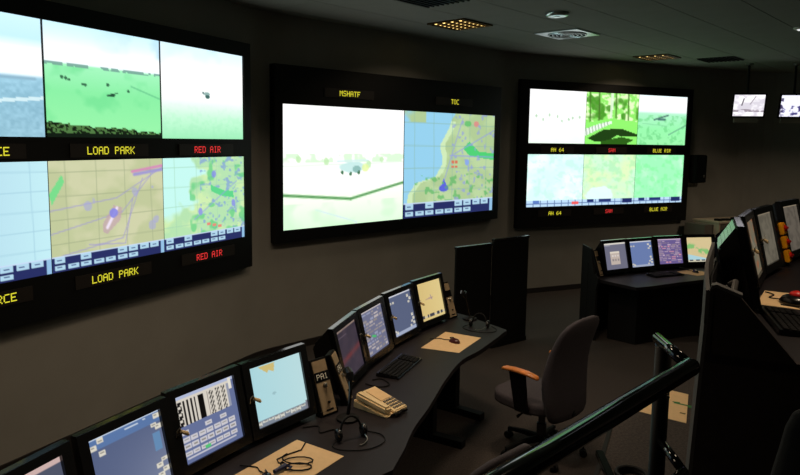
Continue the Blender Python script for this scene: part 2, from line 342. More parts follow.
def q_dark():
    a = img(HM, WM, (.235, .205, .255)); rect(a, 0, 0, 1, .06, (.58, .50, .46)); X, Y = XY(a); mix(a, (.55, .22, .22), np.exp(-((Y - .66 + .10 * X) / .06) ** 2) * .6); mix(a, (.34, .28, .33), np.clip(noise(HM, WM, 5, 2) - .45, 0, .5)); rect(a, .1, .16, .5, .17, (.4, .35, .4)); return a
def q_dense(bg, fg, acc, green=True):
    a = img(HM, WM, bg); rect(a, 0, 0, 1, .05, fg)
    for r in range(13):
        y = .08 + r * .07; x = .04
        while x < .92:
            l = RNG.uniform(.05, .22)
            if RNG.rand() < .68: rect(a, x, y, min(x + l, .97), y + .04, np.asarray(fg) * RNG.uniform(.7, 1) if RNG.rand() < .8 else acc)
            x += l + .04
    if green: line(a, .36, .62, .50, .66, (.3, .8, .45), .02)
    return a
def q_blue(bg=(.37, .41, .53)):
    a = img(HM, WM, bg); rect(a, 0, 0, 1, .05, (.85, .86, .9)); rect(a, 0, .93, 1, 1, (.68, .72, .82))
    for x, y in ((.05, .16), (.16, .16), (.82, .12), (.9, .20), (.84, .28), (.88, .62), (.9, .72), (.82, .78), (.9, .84), (.76, .88), (.04, .86), (.12, .9)): btn(a, min(x, .9), y, .08, .06)
    return a
def q_sand():
    a = img(HM, WM, (.90, .79, .52)); X, Y = XY(a); mix(a, (.96, .88, .62), X * .6); blob(a, .5, .46, .09, .03, (.78, .66, .62), .8, .5); line(a, .3, .47, .62, .45, (.75, .62, .55), .008); line(a, .52, .38, .56, .50, (.55, .48, .62), .01)
    rect(a, 0, .90, 1, .94, (.84, .80, .72))
    for x0, x1 in ((.03, .14), (.26, .32), (.36, .56), (.66, .78), (.84, .92)): rect(a, x0, .87, x1, .95, (.28, .28, .32))
    return a
def q_window():
    a = img(HM, WM, (.46, .46, .54)); rect(a, 0, 0, 1, .07, (.9, .88, .84)); rect(a, 0, .07, .3, .12, (.62, .62, .68)); rect(a, .26, .34, .70, .84, (.80, .74, .70)); rect(a, .26, .34, .70, .40, (.92, .88, .82))
    for x in (.34, .46, .58): rect(a, x, .46, x + .07, .54, (.9, .86, .84)); rect(a, x, .62, x + .07, .7, (.6, .56, .56))
    return a
def q_island():
    a = img(HM, WM, (.90, .82, .62)); n = noise(HM, WM, 8, 3); X, Y = XY(a); mix(a, (.55, .80, .48), np.exp(-((Y - .48 + .12 * np.sin(X * 5 + 1)) / .09) ** 2) * 2 * np.clip((n - .38) * 4, 0, 1)); mix(a, (.72, .88, .92), ((Y > .68 + .25 * X) & (Y < .93)) * 1.0); rect(a, 0, .92, 1, 1, (.86, .84, .74))
    for x in (.08, .34, .56): rect(a, x, .91, x + .14, .96, (.2, .22, .3))
    return a
def q_terrain():
    a = img(HM, WM, (.46, .42, .34)); n = noise(HM, WM, 6, 3); mix(a, (.60, .36, .24), np.clip((n - .45) * 4, 0, .9)); mix(a, (.36, .40, .36), np.clip((noise(HM, WM, 9, 2) - .55) * 5, 0, .8)); line(a, .2, .2, .9, .7, (.7, .6, .5), .01); return a
def q_buff(c=(.44, .40, .34)):
    a = img(HM, WM, c); n = noise(HM, WM, 10, 3); mix(a, tuple(v * .75 for v in c), np.clip((n - .45) * 3, 0, .6)); rect(a, 0, 0, 1, .03, (.55, .5, .42)); return a
def q_street(c=(.84, .82, .86)):
    a = img(HM, WM, c); n = noise(HM, WM, 4, 3); mix(a, (1, .99, 1), np.clip((n - .42) * 5, 0, 1)); X, Y = XY(a); mix(a, (.55, .50, .55), ((Y > .68) & (Y < .82)) * np.clip((noise(HM, WM, 9, 2) - .35) * 3, 0, .9)); line(a, .28, .5, .33, .2, (.35, .32, .36), .02); line(a, .7, .1, .55, .45, (.6, .56, .6), .015); return a
def q_crowd():
    a = img(HM, WM, (.94, .94, .99)); n = noise(HM, WM, 8, 3); X, Y = XY(a); mix(a, (.20, .18, .42), ((Y > .5) * np.clip((n - .48) * 8, 0, .9))); mix(a, (.25, .22, .35), ((X < .1) & (Y > .15)) * np.clip((n - .4) * 6, 0, .9)); return a

def screen_mesh(name, a, W, H, M, m, parent):
    """flat screen W x H, lower left at local origin, in the x-z plane facing -y, coloured by the picture array"""
    h, w_ = a.shape[:2]; a = np.clip(a, 0, 1)
    xs = np.linspace(0, W, w_ + 1); zs = np.linspace(H, 0, h + 1)
    pad = np.pad(a, ((0, 1), (0, 1), (0, 0)), 'edge')
    Xg, Zg = np.meshgrid(xs, zs); V = np.stack([Xg, np.zeros_like(Xg), Zg], -1).reshape(-1, 3)
    R = np.array(M.to_3x3()); T = np.array(M.translation); V = V @ R.T + T
    i = np.arange(h)[:, None] * (w_ + 1) + np.arange(w_)[None]
    F = np.stack([i, i + w_ + 1, i + w_ + 2, i + 1], -1).reshape(-1, 4)
    me = bpy.data.meshes.new(name); nv, nf = len(V), len(F)
    me.vertices.add(nv); me.vertices.foreach_set('co', V.ravel()); me.loops.add(nf * 4); me.loops.foreach_set('vertex_index', F.ravel().astype(np.int32))
    me.polygons.add(nf); me.polygons.foreach_set('loop_start', np.arange(nf, dtype=np.int32) * 4); me.update(calc_edges=True)
    at = me.color_attributes.new('picture', 'FLOAT_COLOR', 'POINT'); c = np.ones((nv, 4), np.float32); c[:, :3] = lin(pad).reshape(-1, 3); at.data.foreach_set('color', c.ravel())
    me.materials.append(m); o = bpy.data.objects.new(name, me); COL.objects.link(o); o.parent = parent; return o

FONT = {'A': '01110 10001 10001 11111 10001 10001 10001', 'B': '11110 10001 10001 11110 10001 10001 11110', 'C': '01111 10000 10000 10000 10000 10000 01111', 'D': '11110 10001 10001 10001 10001 10001 11110', 'E': '11111 10000 10000 11110 10000 10000 11111', 'F': '11111 10000 10000 11110 10000 10000 10000', 'H': '10001 10001 10001 11111 10001 10001 10001', 'I': '01110 00100 00100 00100 00100 00100 01110', 'K': '10001 10010 10100 11000 10100 10010 10001', 'L': '10000 10000 10000 10000 10000 10000 11111', 'M': '10001 11011 10101 10101 10001 10001 10001', 'O': '01110 10001 10001 10001 10001 10001 01110', 'P': '11110 10001 10001 11110 10000 10000 10000', 'R': '11110 10001 10001 11110 10100 10010 10001', 'S': '01111 10000 10000 01110 00001 00001 11110', 'T': '11111 00100 00100 00100 00100 00100 00100', 'U': '10001 10001 10001 10001 10001 10001 01110', '6': '00110 01000 10000 11110 10001 10001 01110', '4': '00010 00110 01010 10010 11111 00010 00010', '1': '00100 01100 00100 00100 00100 00100 01110'}
def dots(text, pitch, fill=.92):
    """dot matrix lettering, centred, in the x-z plane at y=0"""
    mb = MB(); n = len(text) * 6 - 1; k = pitch * fill / 2
    for i, ch in enumerate(text):
        if ch == ' ': continue
        for r, row in enumerate(FONT[ch].split()):
            for c_, b in enumerate(row):
                if b == '1':
                    x = (i * 6 + c_ - n / 2 + .5) * pitch; z = (3 - r) * pitch
                    mb.add([(x - k, 0, z - k), (x + k, 0, z - k), (x + k, 0, z + k), (x - k, 0, z + k)], [(0, 1, 2, 3)])
    return mb

# ------------------------------------------------------------------ room
S = .84; SW = 1.22 * S; SH = .915 * S; KD2 = 1.675
D1 = Vector((-1.4919, 6.3237, 0)); A1 = 25.6
k2 = KD2 / 1.65; D2 = Vector((-1.18233 * k2, 6.64948 * k2, 0)); A2 = 46.0
D3 = Vector((1.82332, 9.60381, 0)); A3 = 65.45
WOFF = .08
def cross2(p, a, q, b):
    d, e = udir(a), udir(b); det = d.x * -e.y + e.x * d.y; r = q - p
    t = (r.x * -e.y + e.x * r.y) / det; return p + d * t
P1, P2, P3 = D1 + ndir(A1) * WOFF, D2 + ndir(A2) * WOFF, D3 + ndir(A3) * WOFF
c12 = cross2(P1, A1, P2, A2); c23 = cross2(P2, A2, P3, A3)
c34 = P3 + udir(A3) * 4.75; c4e = c34 + udir(98) * 6.0
start = P1 - udir(A1) * 10.5
def fillet(c, a0, a1, t, n=6):
    p0, p1 = c - udir(a0) * t, c + udir(a1) * t
    return [(p0 * (1 - s) ** 2 + c * 2 * s * (1 - s) + p1 * s * s) for s in [i / n for i in range(n + 1)]]
front = [start] + fillet(c12, A1, A2, .18) + fillet(c23, A2, A3, .22) + fillet(c34, A3, 98, .5) + [c4e]
room = front + [Vector((c4e.x, -3.2, 0)), Vector((start.x, -3.2, 0))]       # clockwise seen from above
room_ccw = list(reversed(room))
def strip(name, pts, z0, z1, th, m, parent=None, side=1):
    mb = MB(); n = len(pts); nor = []
    for i in range(n):
        d = (pts[min(i + 1, n - 1)] - pts[max(i - 1, 0)]).normalized(); nor.append(Vector((-d.y, d.x, 0)) * side)
    V = []
    for i in range(n):
        q = pts[i] + nor[i] * th
        V += [(pts[i].x, pts[i].y, z0), (pts[i].x, pts[i].y, z1), (q.x, q.y, z1), (q.x, q.y, z0)]
    F = []
    for i in range(n - 1):
        a, b = i * 4, i * 4 + 4
        F += [(a, b, b + 1, a + 1), (a + 1, b + 1, b + 2, a + 2), (a + 2, b + 2, b + 3, a + 3), (a + 3, b + 3, b, a)]
    F += [(0, 1, 2, 3), ((n - 1) * 4 + 3, (n - 1) * 4 + 2, (n - 1) * 4 + 1, (n - 1) * 4)]
    return mb.add(V, F).build(name, m, parent)
fl = MB().prism([(p.x, p.y) for p in room_ccw], -.1, 0).build('floor', CARPET); tag(fl, 'dark brown-grey carpeted floor of the lower control room level', kind='structure')
wf = strip('wall_front', front, 0, CEIL + .1, .12, WALLM); tag(wf, 'curved grey painted wall carrying the three large displays', kind='structure')
wr = strip('wall_right', [c4e, Vector((c4e.x, -3.2, 0))], 0, CEIL + .1, .12, WALLM); tag(wr, 'plain grey wall at the far right of the control room', kind='structure')
wb = strip('wall_back', [Vector((c4e.x, -3.2, 0)), Vector((start.x, -3.2, 0)), start], 0, CEIL + .1, .12, WALLM); tag(wb, 'plain grey wall behind the upper platform', kind='structure')
bb = strip('baseboard_front', [p - (Vector((-(front[min(i + 1, len(front) - 1)] - front[max(i - 1, 0)]).y, (front[min(i + 1, len(front) - 1)] - front[max(i - 1, 0)]).x, 0)).normalized() * .001) for i, p in enumerate(front)], 0, .075, .016, BASEM, side=-1)
tag(bb, 'dark skirting board along the foot of the display wall', kind='structure')
# ceiling: backing slab + long panels with open joints
ce = MB().prism([(p.x, p.y) for p in room_ccw], CEIL + .012, CEIL + .1).build('ceiling', CEILG); tag(ce, 'grey ceiling of long panels with narrow dark joints', kind='structure')
def clip(poly_, conv):
    out = poly_
    for i in range(len(conv)):
        a, b = conv[i], conv[(i + 1) % len(conv)]; inp = out; out = []
        def side(p): return (b.x - a.x) * (p[1] - a.y) - (b.y - a.y) * (p[0] - a.x)
        for j in range(len(inp)):
            p, q = inp[j], inp[(j + 1) % len(inp)]; sp, sq = side(p), side(q)
            if sp >= 0: out.append(p)
            if (sp >= 0) != (sq >= 0):
                t = sp / (sp - sq); out.append((p[0] + (q[0] - p[0]) * t, p[1] + (q[1] - p[1]) * t))
        if not out: return []
    return out
AC = 43.0; PU = udir(AC); PN = Vector((PU.y, -PU.x, 0)); PITCHW = .585; OFF0 = -2.475; JN = .004
inner = [Vector((p.x, p.y, 0)) for p in room_ccw]
for i in range(-14, 22):
    o0 = OFF0 + i * PITCHW
    for j in range(-1, 5):
        l0, l1 = -8 + j * 6.0, -8 + (j + 1) * 6.0
        pts = [PN * (o0 + JN) + PU * (l0 + JN * .5), PN * (o0 + PITCHW - JN) + PU * (l0 + JN * .5), PN * (o0 + PITCHW - JN) + PU * (l1 - JN * .5), PN * (o0 + JN) + PU * (l1 - JN * .5)]
        c = clip([(p.x, p.y) for p in pts], inner)
        if len(c) >= 3: MB().prism(c, CEIL, CEIL + .013).build('ceiling_panel', CEILM, ce)
# raised platform
PLAT = .75
pedge = [Vector(p + (0,)) for p in ((-3.2, -3.1), (-.75, -.55), (.02, .85), (.5, 1.95), (1.009, 3.065), (1.235, 3.585), (1.42, 3.83), (1.75, 4.05), (2.2, 4.6), (2.75, 5.2), (3.5, 5.75), (4.6, 6.2), (6.0, 6.5), (c4e.x - .05, 6.5))]
plat = pedge + [Vector((c4e.x - .05, -3.1, 0))]
pl = MB().prism([(p.x, p.y) for p in reversed(plat)], 0, PLAT).build('platform', CARPET); tag(pl, 'raised carpeted platform under the upper console and hand rail', kind='structure')
nz = strip('trim_1', [p + Vector((0, 0, 0)) for p in pedge[1:8]], PLAT - .03, PLAT + .004, .02, BLACKM); tag(nz, 'dark nosing strip along the platform edge', kind='structure')

# ------------------------------------------------------------------ big displays
def sign(parent, u, z, text, m, wid, pitch):
    b = MB().box(u - wid / 2, u + wid / 2, -.020, -.011, z - .048, z + .048).build('led_sign', SIGNB, parent)
    tag(b, 'dark message window reading ' + text)
    o = dots(text, pitch).build('lettering', m, b, M=Matrix.Translation((u, -.0215, z)))
    return b
ZB2 = 1.305; GAP = .1613; ZT2 = ZB2 + SH; ZB1 = ZT2 + GAP; ZT1 = ZB1 + SH
def display6(origin, az, label, u0, pics, texts, mu):
    t = thing('video_wall', origin, AZ(az), label, 'video display')
    W3 = 3 * SW; L, R_, B, T = u0 - mu[0], u0 + W3 + mu[1], 1.0, 3.13
    mb = MB(); mb.box(L, R_, .018, WOFF, B, T)
    for x0, x1, z0, z1 in ((L, R_, ZT1, T), (L, R_, B, ZB2), (L, R_, ZT2, ZB1), (L, u0, ZB2, ZT2), (u0 + W3, R_, ZB2, ZT2), (L, u0, ZB1, ZT1), (u0 + W3, R_, ZB1, ZT1)): mb.box(x0, x1, -.012, .019, z0, z1)
    mb.build('frame', FRAMEM, t)
    for r, zb in ((0, ZB1), (1, ZB2)):
        for c_ in range(3):
            g = .008 if (az < 30 and r == 0) else .003
            screen_mesh('screen', pics[r][c_], SW - 2 * g, SH, Matrix.Translation((u0 + c_ * SW + g, 0, zb)), BIG, t)
        for c_ in range(3):
            txt, m, wd = texts[c_]
            sign(t, u0 + (c_ + .5) * SW, 2.142 if r == 0 else 1.205, txt, m, wd, .0080)
    return t
display6(D1, A1, 'six-screen video wall with TASK FORCE, LOAD PARK and RED AIR signs', -3 * SW,
    ((p_task_force_view(), p_load_park_view(), p_red_air_view()), (p_sea_map(), p_load_park_map(), p_red_air_map())),
    (('TASK FORCE', LEDY, .70), ('LOAD PARK', LEDY, .70), ('RED AIR', LEDR, .68)), (.1, .098))
display6(D3, A3, 'six-screen video wall with AH 64 and BLUE AIR signs beside the wall speaker', 0,
    ((p_attack_view(), p_wood_view(), p_blue_air_view()), (p_pale_map((.84, .98, .96), (.93, 1, .98), (.72, .92, .86), True), p_wood_map(), p_pale_map((.62, .96, .72), (.76, .98, .82), (.48, .93, .58)))),
    (('AH 64', LEDY, .6), ('SAM', LEDR, .6), ('BLUE AIR', LEDY, .6)), (.158, .115))
t2 = thing('video_wall', D2, AZ(A2), 'two-screen video wall with MSHATF and TOC signs above its pictures', 'video display')
w2 = 1.22 * KD2 * S; h2 = .915 * KD2 * S; zb = EYE - .6695 * KD2 * S; zt = zb + h2; L, R_, B, T = -.095, 3.55, 1.18, 2.985
mb = MB().box(L, R_, .018, WOFF, B, T)
for x0, x1, z0, z1 in ((L, R_, zt, T), (L, R_, B, zb), (L, 0, zb, zt), (2 * w2, R_, zb, zt)): mb.box(x0, x1, -.012, .019, z0, z1)
mb.build('frame', FRAMEM, t2)
screen_mesh('screen', p_helicopter_view(), w2 - .006, h2, Matrix.Translation((0, 0, zb)), BIG, t2)
screen_mesh('screen', p_theatre_map(), w2 - .006, h2, Matrix.Translation((w2 + .006, 0, zb)), BIG, t2)
sign(t2, .866, zt + .145, 'MSHATF', LEDY, .7, .0083); sign(t2, 2.59, zt + .145, 'TOC', LEDY, .7, .0086)

# wall speaker
def world_at(o, az, u, off, z): return o + udir(az) * u - ndir(az) * off + Vector((0, 0, z))
t = thing('wall_speaker', world_at(D3, A3, 3.395, -.0, 1.62), AZ(A3), 'black loudspeaker mounted on the wall beside a video wall', 'speaker')
MB().box(-.125, .125, -.075, .06, 0, .46).build('cabinet', BLACKM, t, bevel=.012)
MB().box(-.115, .115, -.085, -.074, .015, .445).build('grille', BLACK, t, bevel=.004)
MB().box(-.05, .05, .05, .085, .15, .32).build('bracket', BLACK, t)
MB().lathe([(.022, 0), (.022, .006), (.012, .01)], n=12).build('badge', STEEL, t, M=Matrix.Translation((.06, -.084, .11)) @ Matrix.Rotation(PI / 2, 4, 'X'))

# ------------------------------------------------------------------ ceiling fittings
def cpos(x, y): return Vector((x, y, CEIL))
def grid_light(x, y, label, size=.5, watts=LAMP_W, offscreen=False):
    sfx = '_offscreen' if offscreen else ''
    t = thing('ceiling_luminaire' + sfx, cpos(x, y), AZ(AC), label, 'ceiling light'); s = size / 2
    mb = MB()
    for a in ((-s, s, -s, -s + .02), (-s, s, s - .02, s), (-s, -s + .02, -s + .02, s - .02), (s - .02, s, -s + .02, s - .02)): mb.box(a[0], a[1], a[2], a[3], -.016, .0)
    mb.build('frame', GOLD, t)
    MB().box(-s + .02, s - .02, -s + .02, s - .02, -.004, -.001).build('reflector', GOLD, t)
    for q in (-.165, -.055, .055, .165): MB().tube([(-s + .03, q, -.011), (s - .03, q, -.011)], .007, 8).build('lamp_tube', LAMPM, t)
    n = 7
    for k in range(1, n):
        q = -s + size * k / n
        MB().box(q - .012, q + .012, -s + .02, s - .02, -.022, -.004).build('louvre_blade', GOLD, t)
    ld = bpy.data.lights.new('luminaire_light', 'AREA'); ld.energy = watts; ld.size = size * .8; ld.color = (1, .78, .56); ld.spread = rad(140)
    lo = bpy.data.objects.new('luminaire_light' + sfx, ld); COL.objects.link(lo); lo.parent = t; lo.location = (0, 0, -.05)
    return t
grid_light(.61, 7.27, 'warm gold louvred ceiling light above the two-screen video wall', watts=5)
grid_light(3.65, 9.72, 'warm gold louvred ceiling light beside the AH 64 video wall', watts=9)
# the same warm ceiling lights go on above the frame: their pools lie on the desks, mats, telephone and lower wall
grid_light(-.35, 3.9, 'warm gold louvred ceiling light over the desk telephone', offscreen=True)
grid_light(.95, 4.9, 'warm gold louvred ceiling light over the wooden-armed chair', watts=LAMP_W * .8, offscreen=True)
grid_light(-1.6, 2.0, 'warm gold louvred ceiling light over the bank of four monitors', watts=LAMP_W * .5, offscreen=True)
grid_light(2.2, 3.0, 'warm gold louvred ceiling light over the upper platform console', watts=LAMP_W * .75, offscreen=True)
grid_light(6.7, 8.2, 'warm gold louvred ceiling light over the right end of the room', watts=LAMP_W * 1.8, offscreen=True)
t = thing('air_diffuser', cpos(1.887, 7.8), AZ(AC), 'square silver swirl air diffuser in the ceiling', 'air vent')
MB().box(-.27, .27, -.27, .27, -.012, 0).build('plate', SILV, t, bevel=.003)
for k, r in enumerate((.21, .165, .12, .075)): MB().tube([(r * cos(a), r * sin(a), -.016) for a in [2 * PI * i / 32 for i in range(32)]], .009, 6, True).build('ring', SILV, t)
for k in range(16):
    a = 2 * PI * k / 16; M = Matrix.Rotation(a, 4, 'Z') @ Matrix.Translation((.14, 0, -.014)) @ Matrix.Rotation(rad(40), 4, 'X')
    MB().box(-.06, .06, -.012, .012, -.002, .002, M).build('vane', BLACKM, t)
t = thing('ceiling_disc', cpos(1.485, 6.586), 0, 'small round pale disc fitting in the ceiling', 'ceiling disc')
MB().lathe([(.085, -.035), (.105, -.028), (.112, -.012), (.112, 0)], n=28).build('cover', SILV, t, smooth=True)
MB().lathe([(.03, -.040), (.035, -.034)], n=16).build('centre', SILV, t)
for x, y, lb in ((4.63, 9.86, 'dark slatted ceiling grille by the hanging monitors'), (.24, 6.0, 'dark slatted ceiling grille near the round ceiling disc')):
    t = thing('ceiling_grille', cpos(x, y), AZ(AC), lb, 'air vent')
    MB().box(-.25, .25, -.25, .25, -.008, 0).build('backing', BLACKM, t)
    for k in range(9): MB().box(-.25, .25, -.24 + k * .058, -.225 + k * .058, -.018, -.007).build('slat', BLACK, t)
t = thing('ceiling_downlight', cpos(4.2, 7.18), 0, 'small white round downlight fitting in the ceiling', 'ceiling light')
MB().lathe([(.05, -.02), (.07, -.016), (.075, 0)], n=20).build('trim_ring', WHITEP, t); MB().lathe([(.03, -.03), (.045, -.019)], n=16).build('lens', mat('lens', (.9, .9, .9), .3, emit=((1, 1, 1), .8)), t)

# ------------------------------------------------------------------ desk monitors
LEAN = rad(14); MW, MH = .355, .305
TILT = Matrix.Translation((0, 0, .07)) @ Matrix.Rotation(-LEAN, 4, 'X')       # screen plane, origin at screen bottom centre
def monitor(cx, cy, az, deskz, pic, label, pen=True, group=None, dep=.16, bw=.045):
    t = thing('desk_monitor', (cx, cy, deskz), AZ(az), label, 'monitor', group)
    bt, bb_ = .036, .045
    mb = MB(); x0, x1, z0, z1 = -MW / 2 - bw, MW / 2 + bw, -bb_, MH + bt
    for a in ((x0, x1, MH, z1), (x0, x1, z0, 0), (x0, -MW / 2, 0, MH), (MW / 2, x1, 0, MH)): mb.box(a[0], a[1], -.014, .02, a[2], a[3])
    mb.build('bezel', BLACK, t, M=TILT)
    s = screen_mesh('screen', pic, MW, MH, TILT @ Matrix.Translation((-MW / 2, .0, 0)), MON, t)
    hx = x1 - .004; V = [(-hx, .018, z0), (hx, .018, z0), (hx - .03, dep, z0 + .03), (-hx + .03, dep, z0 + .03), (-hx, .018, z1 - .002), (hx, .018, z1 - .002), (hx - .03, dep, z1 - .10), (-hx + .03, dep, z1 - .10)]
    h = MB().hexa(V).build('housing', BLACK, t, bevel=.006, M=TILT)
    mb = MB(); sl = Vector((0, dep - .018, -.098)); up = Vector((0, .098, dep - .018)).normalized()
    for k in range(5):
        f = .14 + k * .17; c = Vector((0, .018, z1)) + sl * f; d = sl.normalized() * .0112; hw = hx - .03 * f - .02
        a = [Vector((-hw, 0, 0)) + c - d, Vector((hw, 0, 0)) + c - d, Vector((hw, 0, 0)) + c + d, Vector((-hw, 0, 0)) + c + d]
        MB().hexa([p - up * .004 for p in a] + [p + up * .006 for p in a]).build('vent_rib', BLACK, t, M=TILT)
    MB().box(-.13, .13, .01, dep - .02, 0, .06).build('foot', BLACKM, t)
    tc = TILT @ Vector((0, 0, z1)); MB().box(x0, x1, tc.y - .009, tc.y + .019, tc.z - .004, tc.z + .003).build('top_cap', CAPM, t)
    if pen:
        c = Vector((-MW / 2 - .022, -.016, MH * .52))
        pn = MB().tube([c + Vector((.012, -.006, .0)), c + Vector((.034, -.016, -.016)), c + Vector((.040, -.018, -.026))], [.0075, .010, .006], 8).build('light_pen', BEIGE, t, M=TILT); tag(pn, 'beige pen tip on a curled wire')
        MB().tube([c + Vector((-.012, 0, -.02)), c + Vector((-.016, -.014, .008)), c + Vector((-.004, -.022, .020)), c + Vector((.010, -.012, .008)), c + Vector((.014, -.006, 0))], .0025, 6).build('pen_cord', STEEL, pn, M=TILT)
        MB().box(-.008, .008, -.004, .003, -.03, -.012).build('pen_clip', BLACKM, t, M=TILT @ Matrix.Translation(c))
    return t
DESK = .72
SEA = 'in the long near bank below the LOAD PARK video wall'
monitor(-1.225, 2.12, 20, DESK, q_title(), 'black monitor with a pinkish title bar over a dark grey screen', True)
monitor(-1.042, 2.55, 26, DESK, q_bluegrey(), 'black monitor showing plain slate blue with a few white buttons, near bank', True)
monitor(-.848, 2.974, 31, DESK, q_strips(), 'black monitor showing black barcode-like strips over rows of buttons', True)
monitor(-.592, 3.347, 37, DESK, q_cyan(), 'black monitor showing a pale cyan map with a tan triangle', True)
monitor(-.267, 4.05, 14.8, DESK, q_dark(), 'black monitor with a dark screen and dull red band, near the telephone', False)
monitor(-.13, 4.489, 21.2, DESK, q_dense((.46, .47, .58), (.80, .76, .76), (.62, .64, .75)), 'black monitor full of small grey text rows with a green mark', True)
monitor(.061, 4.95, 28, DESK, q_blue(), 'black monitor showing slate blue ringed by small pale buttons, behind the keyboard', True)
monitor(.296, 5.377, 34.8, DESK, q_sand(), 'black monitor showing a sand yellow map, by the black partition', True)
monitor(2.55, 7.643, 60.1, DESK, q_window(), 'black monitor on the far desk with a small pale window on grey', False, bw=.025)
monitor(2.916, 7.827, 63.7, DESK, q_blue((.44, .52, .72)), 'black monitor on the far desk showing slate blue ringed by pale buttons', False, bw=.025)
monitor(3.342, 8.045, 71, DESK, q_dense((.44, .38, .60), (.82, .72, .82), (.85, .6, .68), False), 'black monitor on the far desk full of purple text rows', False)
monitor(3.777, 8.212, 78.5, DESK, q_island(), 'black monitor on the far desk showing a yellow and green map', False)
UD = 1.47
monitor(1.757, 3.23, 24.5, UD, q_buff(), 'black monitor turned edge-on at the near end of the upper console', False, dep=.12)
monitor(2.002, 3.639, 33, UD, q_terrain(), 'black monitor showing dim orange-brown terrain on the upper console', True, dep=.17)
monitor(2.28, 4.006, 41, UD, q_buff((.43, .405, .35)), 'black monitor with a dim grey-buff screen beside the yellow rotary switches', True, dep=.17)
monitor(2.755, 4.55, 45, UD, q_buff((.40, .37, .33)), 'black monitor with a dim brown screen past the yellow rotary switches', False, dep=.17)

# leaning intercom panels at the ends of each monitor bank
def intercom(cx, cy, az, z, label, m, wd=.10, ht=.295, text=None, dep=.035):
    t = thing('intercom_panel', (cx, cy, z), AZ(az), label, 'intercom panel')
    Mx = Matrix.Translation((0, 0, .012)) @ Matrix.Rotation(-LEAN * 1.5, 4, 'X')
    MB().box(-wd / 2 - .012, wd / 2 + .012, .0, dep, .012, ht + .012).build('case', BLACKM, t, bevel=.004, M=Mx)
    MB().box(-wd / 2 - .012, wd / 2 + .012, .0, dep + .012, 0, .03).build('foot', BLACKM, t)
    MB().box(-wd / 2, wd / 2, -.006, .001, 0, ht).build('faceplate', m, t, bevel=.002, M=Mx)
    for z_, r in ((.06, .007), (.155, .012)): MB().lathe([(r, 0), (r, .012), (r * .6, .016)], n=12).build('knob', BLACK if z_ < .1 else STEEL, t, M=Mx @ Matrix.Translation((.005, -.006, z_)) @ Matrix.Rotation(PI / 2, 4, 'X'))
    MB().box(-.02, .03, -.0075, -.005, .014, .024).build('slot', BLACK, t, M=Mx)
    l = MB().box(-wd / 2, wd / 2, -.008, -.005, ht * .60, ht * .60 + .055).build('label_strip', BLACK, t, M=Mx)
    if text: dots(text, .0046, 1.0).build('lettering', WHITEP, l, M=Mx @ Matrix.Translation((0, -.0085, ht * .60 + .0275)))
    return t
intercom(-.375, 3.555, 43, DESK, 'tan-grey intercom panel with PA1 label beside the pale cyan monitor', PANELM, text='PA1')
intercom(-.275, 3.74, 8, DESK, 'tan-grey intercom panel beside the dark screen with red band', PANELM, wd=.09, text='PA1')
intercom(.475, 5.63, 41, DESK, 'tan-grey intercom panel beside the sand yellow monitor', PANELM)
intercom(2.327, 7.502, 55, DESK, 'narrow tan-grey intercom panel at the end of the far desk', PANELM, wd=.05)

# ------------------------------------------------------------------ consoles
def off(c, az, d): n = ndir(az); return (c[0] + n.x * d, c[1] + n.y * d)
def smooth(pts, n=6):
    P = [Vector((p[0], p[1], 0)) for p in pts]; out = []
    for i in range(len(P) - 1):
        a, b, c, d = P[max(i - 1, 0)], P[i], P[i + 1], P[min(i + 2, len(P) - 1)]
        for k in range(n):
            s = k / n; out.append(.5 * ((2 * b) + (c - a) * s + (2 * a - 5 * b + 4 * c - d) * s * s + (3 * b - a - 3 * c + d) * s ** 3))
    out.append(P[-1]); return [(p.x, p.y) for p in out]
def ccw(p):
    a = sum(p[i][0] * p[(i + 1) % len(p)][1] - p[(i + 1) % len(p)][0] * p[i][1] for i in range(len(p))); return p if a > 0 else p[::-1]
def desk_leg(t, p, d, z):
    """T leg: post, foot bar along direction d"""
    d = Vector((d[0], d[1], 0)).normalized(); n = Vector((-d.y, d.x, 0)); p = Vector((p[0], p[1], 0))
    M = Matrix(((d.x, n.x, 0, p.x), (d.y, n.y, 0, p.y), (0, 0, 1, 0), (0, 0, 0, 1)))
    mb = MB(); mb.box(-.16, .10, -.03, .03, .05, z, M); mb.box(-.26, .34, -.035, .035, .0, .055, M); mb.build('leg', DESKD, t)
bankA = [(-1.42, 1.6, 12), (-1.225, 2.12, 20), (-1.042, 2.55, 26), (-.848, 2.974, 31), (-.596, 3.342, 37), (-.40, 3.60, 42)]
bankB = [(-.32, 3.72, 10), (-.267, 4.05, 14.8), (-.13, 4.489, 21.2), (.061, 4.95, 28), (.296, 5.377, 34.8), (.50, 5.68, 40)]
backA = smooth([off(c, c[2], .20) for c in bankA], 4); backB = smooth([off(c, c[2], .20) for c in bankB], 4)
JB = (-.56, 3.80)
frontA = smooth([(-.80, 1.40), (-.61, 1.9), (-.46, 2.26), (-.29, 2.62), (-.10, 2.86), (.0, 2.96)], 4)
frontB = smooth([(.0, 2.96), (.086, 3.378), (.184, 3.688), (.313, 4.145), (.45, 4.52), (.62, 4.78), (.888, 5.289)], 4)
joinF = (.045, 3.18)
tA = thing('console_desk', (0, 0, 0), 0, 'dark curved console desk carrying the barcode and pale cyan monitors', 'desk')
fA = [p for p in frontA] ; bA = [p for p in backA]
MB().prism(ccw(fA[:-1] + [joinF, JB] + bA[:-1][::-1]), DESK - .035, DESK).build('desktop', DESKM, tA)
tB = thing('console_desk', (0, 0, 0), 0, 'dark curved console desk carrying the telephone and sand yellow monitor', 'desk')
fB = [p for p in frontB if p[1] > 3.2]
MB().prism(ccw([joinF] + fB + [(.60, 5.72), (.44, 5.90)] + backB[::-1][1:-2] + [JB]), DESK - .035, DESK).build('desktop', DESKM, tB)
